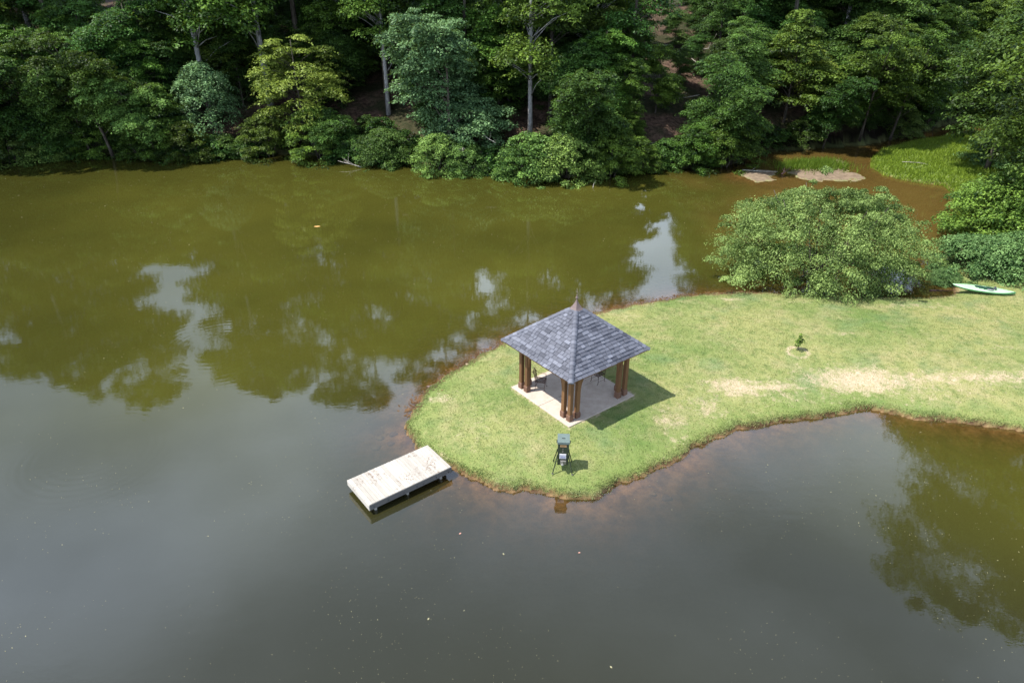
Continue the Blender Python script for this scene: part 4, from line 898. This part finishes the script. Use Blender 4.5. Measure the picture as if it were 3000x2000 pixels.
# ------------------------------------------------------------------ grass
def blades(name, px, py, hgt, wid, mat, rng, label=None, attrs=True, lean=.6):
    n = len(px); z = terrain(px, py)[0]; a = rng.uniform(0, 2 * PI, n); h = hgt * rng.uniform(.5, 1.3, n); w = wid * rng.uniform(.6, 1.3, n)
    dx, dy = np.cos(a), np.sin(a); b = rng.uniform(0, 2 * PI, n); l = lean * h * rng.uniform(.2, 1, n)
    B = np.stack([px, py, z - .01], 1); D = np.stack([dx, dy, 0 * dx], 1) * w[:, None] * .5; T = B + np.stack([np.cos(b) * l, np.sin(b) * l, h], 1)
    V = np.stack([B - D, B + D, T], 1).reshape(-1, 3)
    at = {}
    if attrs:
        s = sdist(px, py, shore_B); lu = np.clip(np.where(s > 0, (1 - sstep(.3, 2, s)) * .75, 0) * (py < 30) + sstep(26, 36, px) * .45, 0, 1); at = dict(lush=np.repeat(lu, 3))
    tone = rng.random(n)
    me = mesh_np(name, V, np.arange(3 * n).reshape(-1, 3), mat, tone=np.repeat(tone, 3), k=3, attrs=at)
    return tag(link(name, me), label, 'grass' if label else None, None, 'stuff')
rng = np.random.default_rng(5)
N = 420000; gxp = rng.uniform(-8, 38, N); gyp = rng.uniform(18, 44, N)
s = sdist(gxp, gyp, shore_B); wob0 = (vnoise(gxp, gyp, 0.55, 3, 3) - 0.5) * 0.50 + (vnoise(gxp, gyp, 2.6, 9, 2) - 0.5) * 0.5
s = s + wob0 * np.where(gyp > 40, 1.6, .9)
c_, s_ = math.cos(-GR), math.sin(-GR); lx = (gxp - GX) * c_ - (gyp - GY) * s_; ly = (gxp - GX) * s_ + (gyp - GY) * c_
keep = (s > .02) & (np.maximum(abs(lx), abs(ly)) > 2.03) & (rng.random(N) > bare_of(gxp, gyp) * .6) & (rng.random(N) < .35 + .9 * vnoise(gxp, gyp, .45, 88, 2))
blades('lawn_grass', gxp[keep], gyp[keep], .065, .035, M['blade'], rng, 'short patchy green and straw lawn grass covering the peninsula')
# shaggy fringe on the bank
keep = (s > -.05) & (s < .38) & (gyp < 31)
px = np.repeat(gxp[keep], 2) + rng.normal(0, .05, keep.sum() * 2); py = np.repeat(gyp[keep], 2) + rng.normal(0, .05, keep.sum() * 2)
blades('bank_grass', px, py, .075, .035, M['blade'], rng, 'shaggy grass fringe hanging over the clay edge of the lawn', lean=1.2)
# marsh grass
N = 230000; mx0, my0 = W2(2120, 375); px = rng.uniform(mx0 - 9, mx0 + 26, N); py = rng.uniform(44, 88, N)
s = sdist(px, py, shore_B); keep = (s > -.25) & (py > 46.0) & (rng.random(N) < .25 + 1.2 * vnoise(px, py, 1.3, 61, 2)); blades('marsh_grass', px[keep], py[keep], .30, .08, M['marsh'], rng, 'bright yellow-green marsh grass bed beside the creek', attrs=False, lean=1.0)
mx1, my1 = W2(1868, 385); N = 5200; px = rng.normal(mx1, 1.6, N); py = rng.normal(my1 + .5, 1.1, N)
blades('tuft_grass', px, py, .55, .06, M['marsh'], rng, 'tuft of green grass growing on the sand bar in the creek mouth', attrs=False, lean=.8)

# ------------------------------------------------------------------ floating bits, driftwood, stones
M['speck'] = simple('floating_speck', (0.30, 0.28, 0.17), .8); M['leaf_tan'] = simple('leaf_tan', (0.55, 0.33, 0.12), .7); M['stone'] = simple('creek_stone', (0.17, 0.12, 0.12), .85, bump=.4); M['stone_tan'] = simple('tan_stone', (0.30, 0.22, 0.15), .85, bump=.4)
N = 7000; uu = rng.uniform(-50, 3050, N); vv = 500 + 1550 * rng.random(N) ** 1.5; V = []; Fq = []
q = [W(a, b, .004) for a, b in zip(uu, vv)]; qx = np.array([a for a, _ in q]); qy = np.array([b for _, b in q])
sd_all = np.maximum.reduce([sdist(qx, qy, p) for p in (shore_A, shore_B, bar_C, bar_D)])
dens = np.clip(vnoise(qx, qy, 4, 91, 3) * 4.0 - 1.6, .02, 1); kp = (sd_all < -.3) & (rng.random(N) < dens)
dockm = (np.abs((qx - DX) * math.cos(DR) + (qy - DY) * math.sin(DR)) < 2) & (np.abs(-(qx - DX) * math.sin(DR) + (qy - DY) * math.cos(DR)) < 1.1); kp &= ~dockm
qx, qy = qx[kp], qy[kp]; n = len(qx); a = rng.uniform(0, 6.28, n); dist = np.hypot(qx, qy); r = rng.uniform(.005, .016, n) * (0.5 + dist / 30) * np.where(rng.random(n) < .05, 1.8, 1)
V = np.stack([np.stack([qx + np.cos(a + k * PI / 2) * r * (1 if k % 2 else .5), qy + np.sin(a + k * PI / 2) * r * (1 if k % 2 else .5), np.full(n, .005 + .002 * k)], 1) for k in range(4)], 1).reshape(-1, 3)
tag(link('floating_specks', mesh_np('floating_specks', V, np.arange(4 * n).reshape(-1, 4), M['speck'])), 'tiny pale leaf bits and seeds floating scattered on the pond', 'debris', None, 'stuff')
def flat_leaf(u, v, L, rot, label, mat):
    x, y = W(u, v, .01); vs = []; k = 7
    for i in range(k):
        q = i / (k - 1); w = L * .28 * math.sin(PI * min(1, q * .95 + .03)) ** .8
        for s in (-1, 0, 1): vs.append(((q - .5) * L, s * w, .012 + (.03 * L if s else 0) + .02 * L * abs(q - .5)))
    fs = [(i * 3 + j, (i + 1) * 3 + j, (i + 1) * 3 + j + 1, i * 3 + j + 1) for i in range(k - 1) for j in range(2)]
    o = MB().add(vs, fs).build('floating_leaf', mat, None, (x, y, 0)); o.rotation_euler = (0, 0, rot); tag(o, label, 'leaf')
flat_leaf(929, 664, .50, .1, 'large tan leaf floating alone in the middle of the green water', M['leaf_tan'])
M['leaf_pink'] = simple('leaf_pink', (0.50, 0.27, 0.22), .7)
flat_leaf(1348, 1562, .10, .8, 'small pinkish leaf floating right of the dock', M['leaf_pink'])
flat_leaf(1697, 1618, .09, .3, 'pinkish leaf floating in the near water below the feeder', M['leaf_pink'])
flat_leaf(1255, 1812, .09, 1.2, 'greyish leaf floating in the near water at lower left of centre', M['speck'])
flat_leaf(1790, 1953, .09, 2.2, 'pale leaf floating in the water at the bottom edge', M['speck'])
flat_leaf(1475, 1622, .09, 2.0, 'small leaf floating in the near water below the dock end', M['speck'])

def branchy(name, u, v, z, L, rot, mat, label, cat='branch', n=5, r=.05, seed=1, rise=.3, pt=None):
    rr = random.Random(seed); x, y = pt or W2(u, v, z); m = MB()
    def rec(p, d, l, rad, dep):
        pts = [p]; dd = d.copy(); rs = [rad]
        for i in range(4):
            dd = (dd + Vector((rr.uniform(-.22, .22), rr.uniform(-.22, .22), rr.uniform(-.08, .12)))).normalized(); p = p + dd * l / 4; pts.append(p); rs.append(rad * (1 - .75 * (i + 1) / 4))
        m.tube(pts, rs, 6, tone=rr.random())
        if dep > 0:
            for k in range(n):
                i = rr.randint(1, 3); sd2 = Vector((rr.uniform(-1, 1), rr.uniform(-1, 1), rr.uniform(-.1, .7))).normalized()
                rec(pts[i], (dd * .8 + sd2 * .8).normalized(), l * rr.uniform(.25, .5), rs[i] * .55, dep - 1)
    rec(Vector((0, 0, 0)), Vector((math.cos(rot), math.sin(rot), rise)).normalized(), L, r, 1)
    o = m.build(name, mat, None, (x, y, z), smooth=True); tag(o, label, cat); return o
branchy('dead_branch', 830, 384, .1, 2.6, 3.0, M['deadwood'], 'pale bare branch tangle at the far waterline left of the grey-green tree', seed=3, r=.06)
branchy('driftwood', 1705, 391, .16, 3.3, -.05, M['deadwood'], 'grey driftwood log on the left sand bar at the creek mouth', seed=4, n=1, r=.08, rise=.02)
branchy('root_tangle', 1795, 400, .05, 1.4, .4, M['driftwood'], 'dark root tangle between the two sand bars', 'roots', seed=5, n=6, r=.07, rise=.3)
branchy('driftwood', 2135, 667, .02, 1.5, -.25, M['driftwood'], 'dark purplish branch half in the brown water left of the kayak', seed=6, n=1, r=.05, rise=.05)
branchy('dead_branch', 2072, 372, .5, 2.4, -.4, M['deadwood'], 'pale dead twig lying on the marsh grass', seed=7, n=3, r=.04, rise=.05)
branchy('dead_branch', 1362, 432, .0, .9, 1.2, M['deadwood'], 'thin pale stick poking out of the water off the far shrubs', seed=8, n=0, r=.03, rise=.9)
def at_far(u, back): 
    y = 70.0
    for _ in range(5): x = XU(u, y, 5); y = shoreY(x) + back
    return x, y, gz_(x, y)
for (u, b, L, rot, rise, lab, sd2) in [(1500, 3.5, 6.0, -.5, .12, 'long fallen trunk lying across the foot of the bare slope', 11), (1528, 12, 4.5, -.7, .1, 'fallen pale log on the middle of the bare slope', 12), (1585, 24, 4, .2, .1, 'broken pale branches at the top of the bare slope', 13), (1610, 20, 3, 2.4, .5, 'leaning dead branch right on the bare slope', 14), (350, 21, 4, 3.1, .02, 'thin pale pole lying across the small clearing', 15)]:
    x, y, z = at_far(u, b); branchy('fallen_log', 0, 0, z + .12, L, rot, M['deadwood'], lab, 'log', n=1 if sd2 != 13 else 5, r=.11, seed=sd2, rise=rise, pt=(x, y))
x, y, z = at_far(362, 19); o = MB().tube([(0, 0, -.2), (.03, 0, 1.2), (0, .02, 2.6)], [.14, .12, .10], 8).build('snag', M['bark_pale'], None, (x, y, z), smooth=True); tag(o, 'broken pale tree stub standing in the small clearing at upper left', 'snag')
# dead limbs showing pale against the grey-green tree
for (u, b, zz, L, rot, lab, sd2) in [(905, 6.0, 7.2, 2.0, -.1, 'bare forked pale limb left of the grey-green tree crown', 21), (1110, .2, 3.6, 1.9, -1.0, 'bent bare pale limb right of the grey-green tree trunk', 22), (1058, -.6, 2.6, 1.3, -1.5, 'small bare pale twig below the grey-green tree crown', 23)]:
    x, y, z = at_far(u, b); branchy('dead_branch', 0, 0, zz, L, rot, M['deadwood'], lab, 'branch', n=3, r=.05, seed=sd2, rise=-.3, pt=(x, y))
# stones
def stone(u, v, r, mat, label, seed, zz=None):
    rr = random.Random(seed); x, y = W2(u, v); z = gz_(x, y) if zz is None else zz; m = MB(); vs = []; fs = []; n = 10; k = 5
    for i in range(k + 1):
        th = PI * i / k
        for j in range(n):
            ph = 2 * PI * j / n; q = r * (1 + .18 * math.sin(3 * ph + seed) + rr.uniform(-.08, .08)); vs.append((q * math.sin(th) * math.cos(ph) * 1.3, q * math.sin(th) * math.sin(ph), q * .5 * math.cos(th)))
    for i in range(k):
        for j in range(n): fs.append((i * n + j, (i + 1) * n + j, (i + 1) * n + (j + 1) % n, i * n + (j + 1) % n))
    m.add(vs, fs); tag(m.build('stone', mat, None, (x, y, z + r * .15), smooth=True), label, 'stone')
for i, (u, v, r, mt, lab) in enumerate([(871, 997, .16, 'stone_tan', 'flat tan stone under the shallow water left of the lawn tip'), (862, 1018, .18, 'stone_tan', 'square tan stone in the shallows farthest from the bank'), (897, 1012, .13, 'stone', 'purplish stone in the shallows just above the dock'), (903, 992, .15, 'stone', 'brown flat stone close to the bank above the dock'),
                                       (1532, 1134, .16, 'stone', 'dark stone in the shallows off the lawn tip'), (1500, 1128, .12, 'stone_tan', 'small tan stone in the shallows off the lawn tip'), (988, 887, .14, 'stone', 'dark stone on the muddy shore left of the gazebo'), (1128, 807, .13, 'stone', 'dark stone on the muddy shore behind the gazebo'), (1075, 843, .10, 'stone_tan', 'small tan stone on the muddy shore left of the gazebo')]):
    stone(u, v, r, M[mt], lab, 30 + i)
# shore litter: twigs and leaves on the mud of the lake side
N = 2600; uu = rng.uniform(930, 2200, N); k = rng.integers(20, 34, N); P0 = np.array(shore_B)[k]; P1 = np.array(shore_B)[k + 1]; tt = rng.random(N)[:, None]; PP = P0 + (P1 - P0) * tt + rng.normal(0, .22, (N, 2))
zz = np.maximum(terrain(PP[:, 0], PP[:, 1])[0], 0) + .01; a = rng.uniform(0, 6.28, N); L = rng.uniform(.03, .10, N)
V = np.stack([np.stack([PP[:, 0] + np.cos(a + k2 * PI / 2) * L * (1 if k2 % 2 else .35), PP[:, 1] + np.sin(a + k2 * PI / 2) * L * (1 if k2 % 2 else .35), zz + .004 * k2], 1) for k2 in range(4)], 1).reshape(-1, 3)
M['litter'] = simple('shore_litter', (0.12, 0.065, 0.03), .9, var=.6, scale=1.5)
tag(link('shore_litter', mesh_np('shore_litter', V, np.arange(4 * N).reshape(-1, 4), M['litter'])), 'brown leaves and twigs washed up along the muddy lake shore', 'debris', None, 'stuff')
print('objects', len(bpy.data.objects))
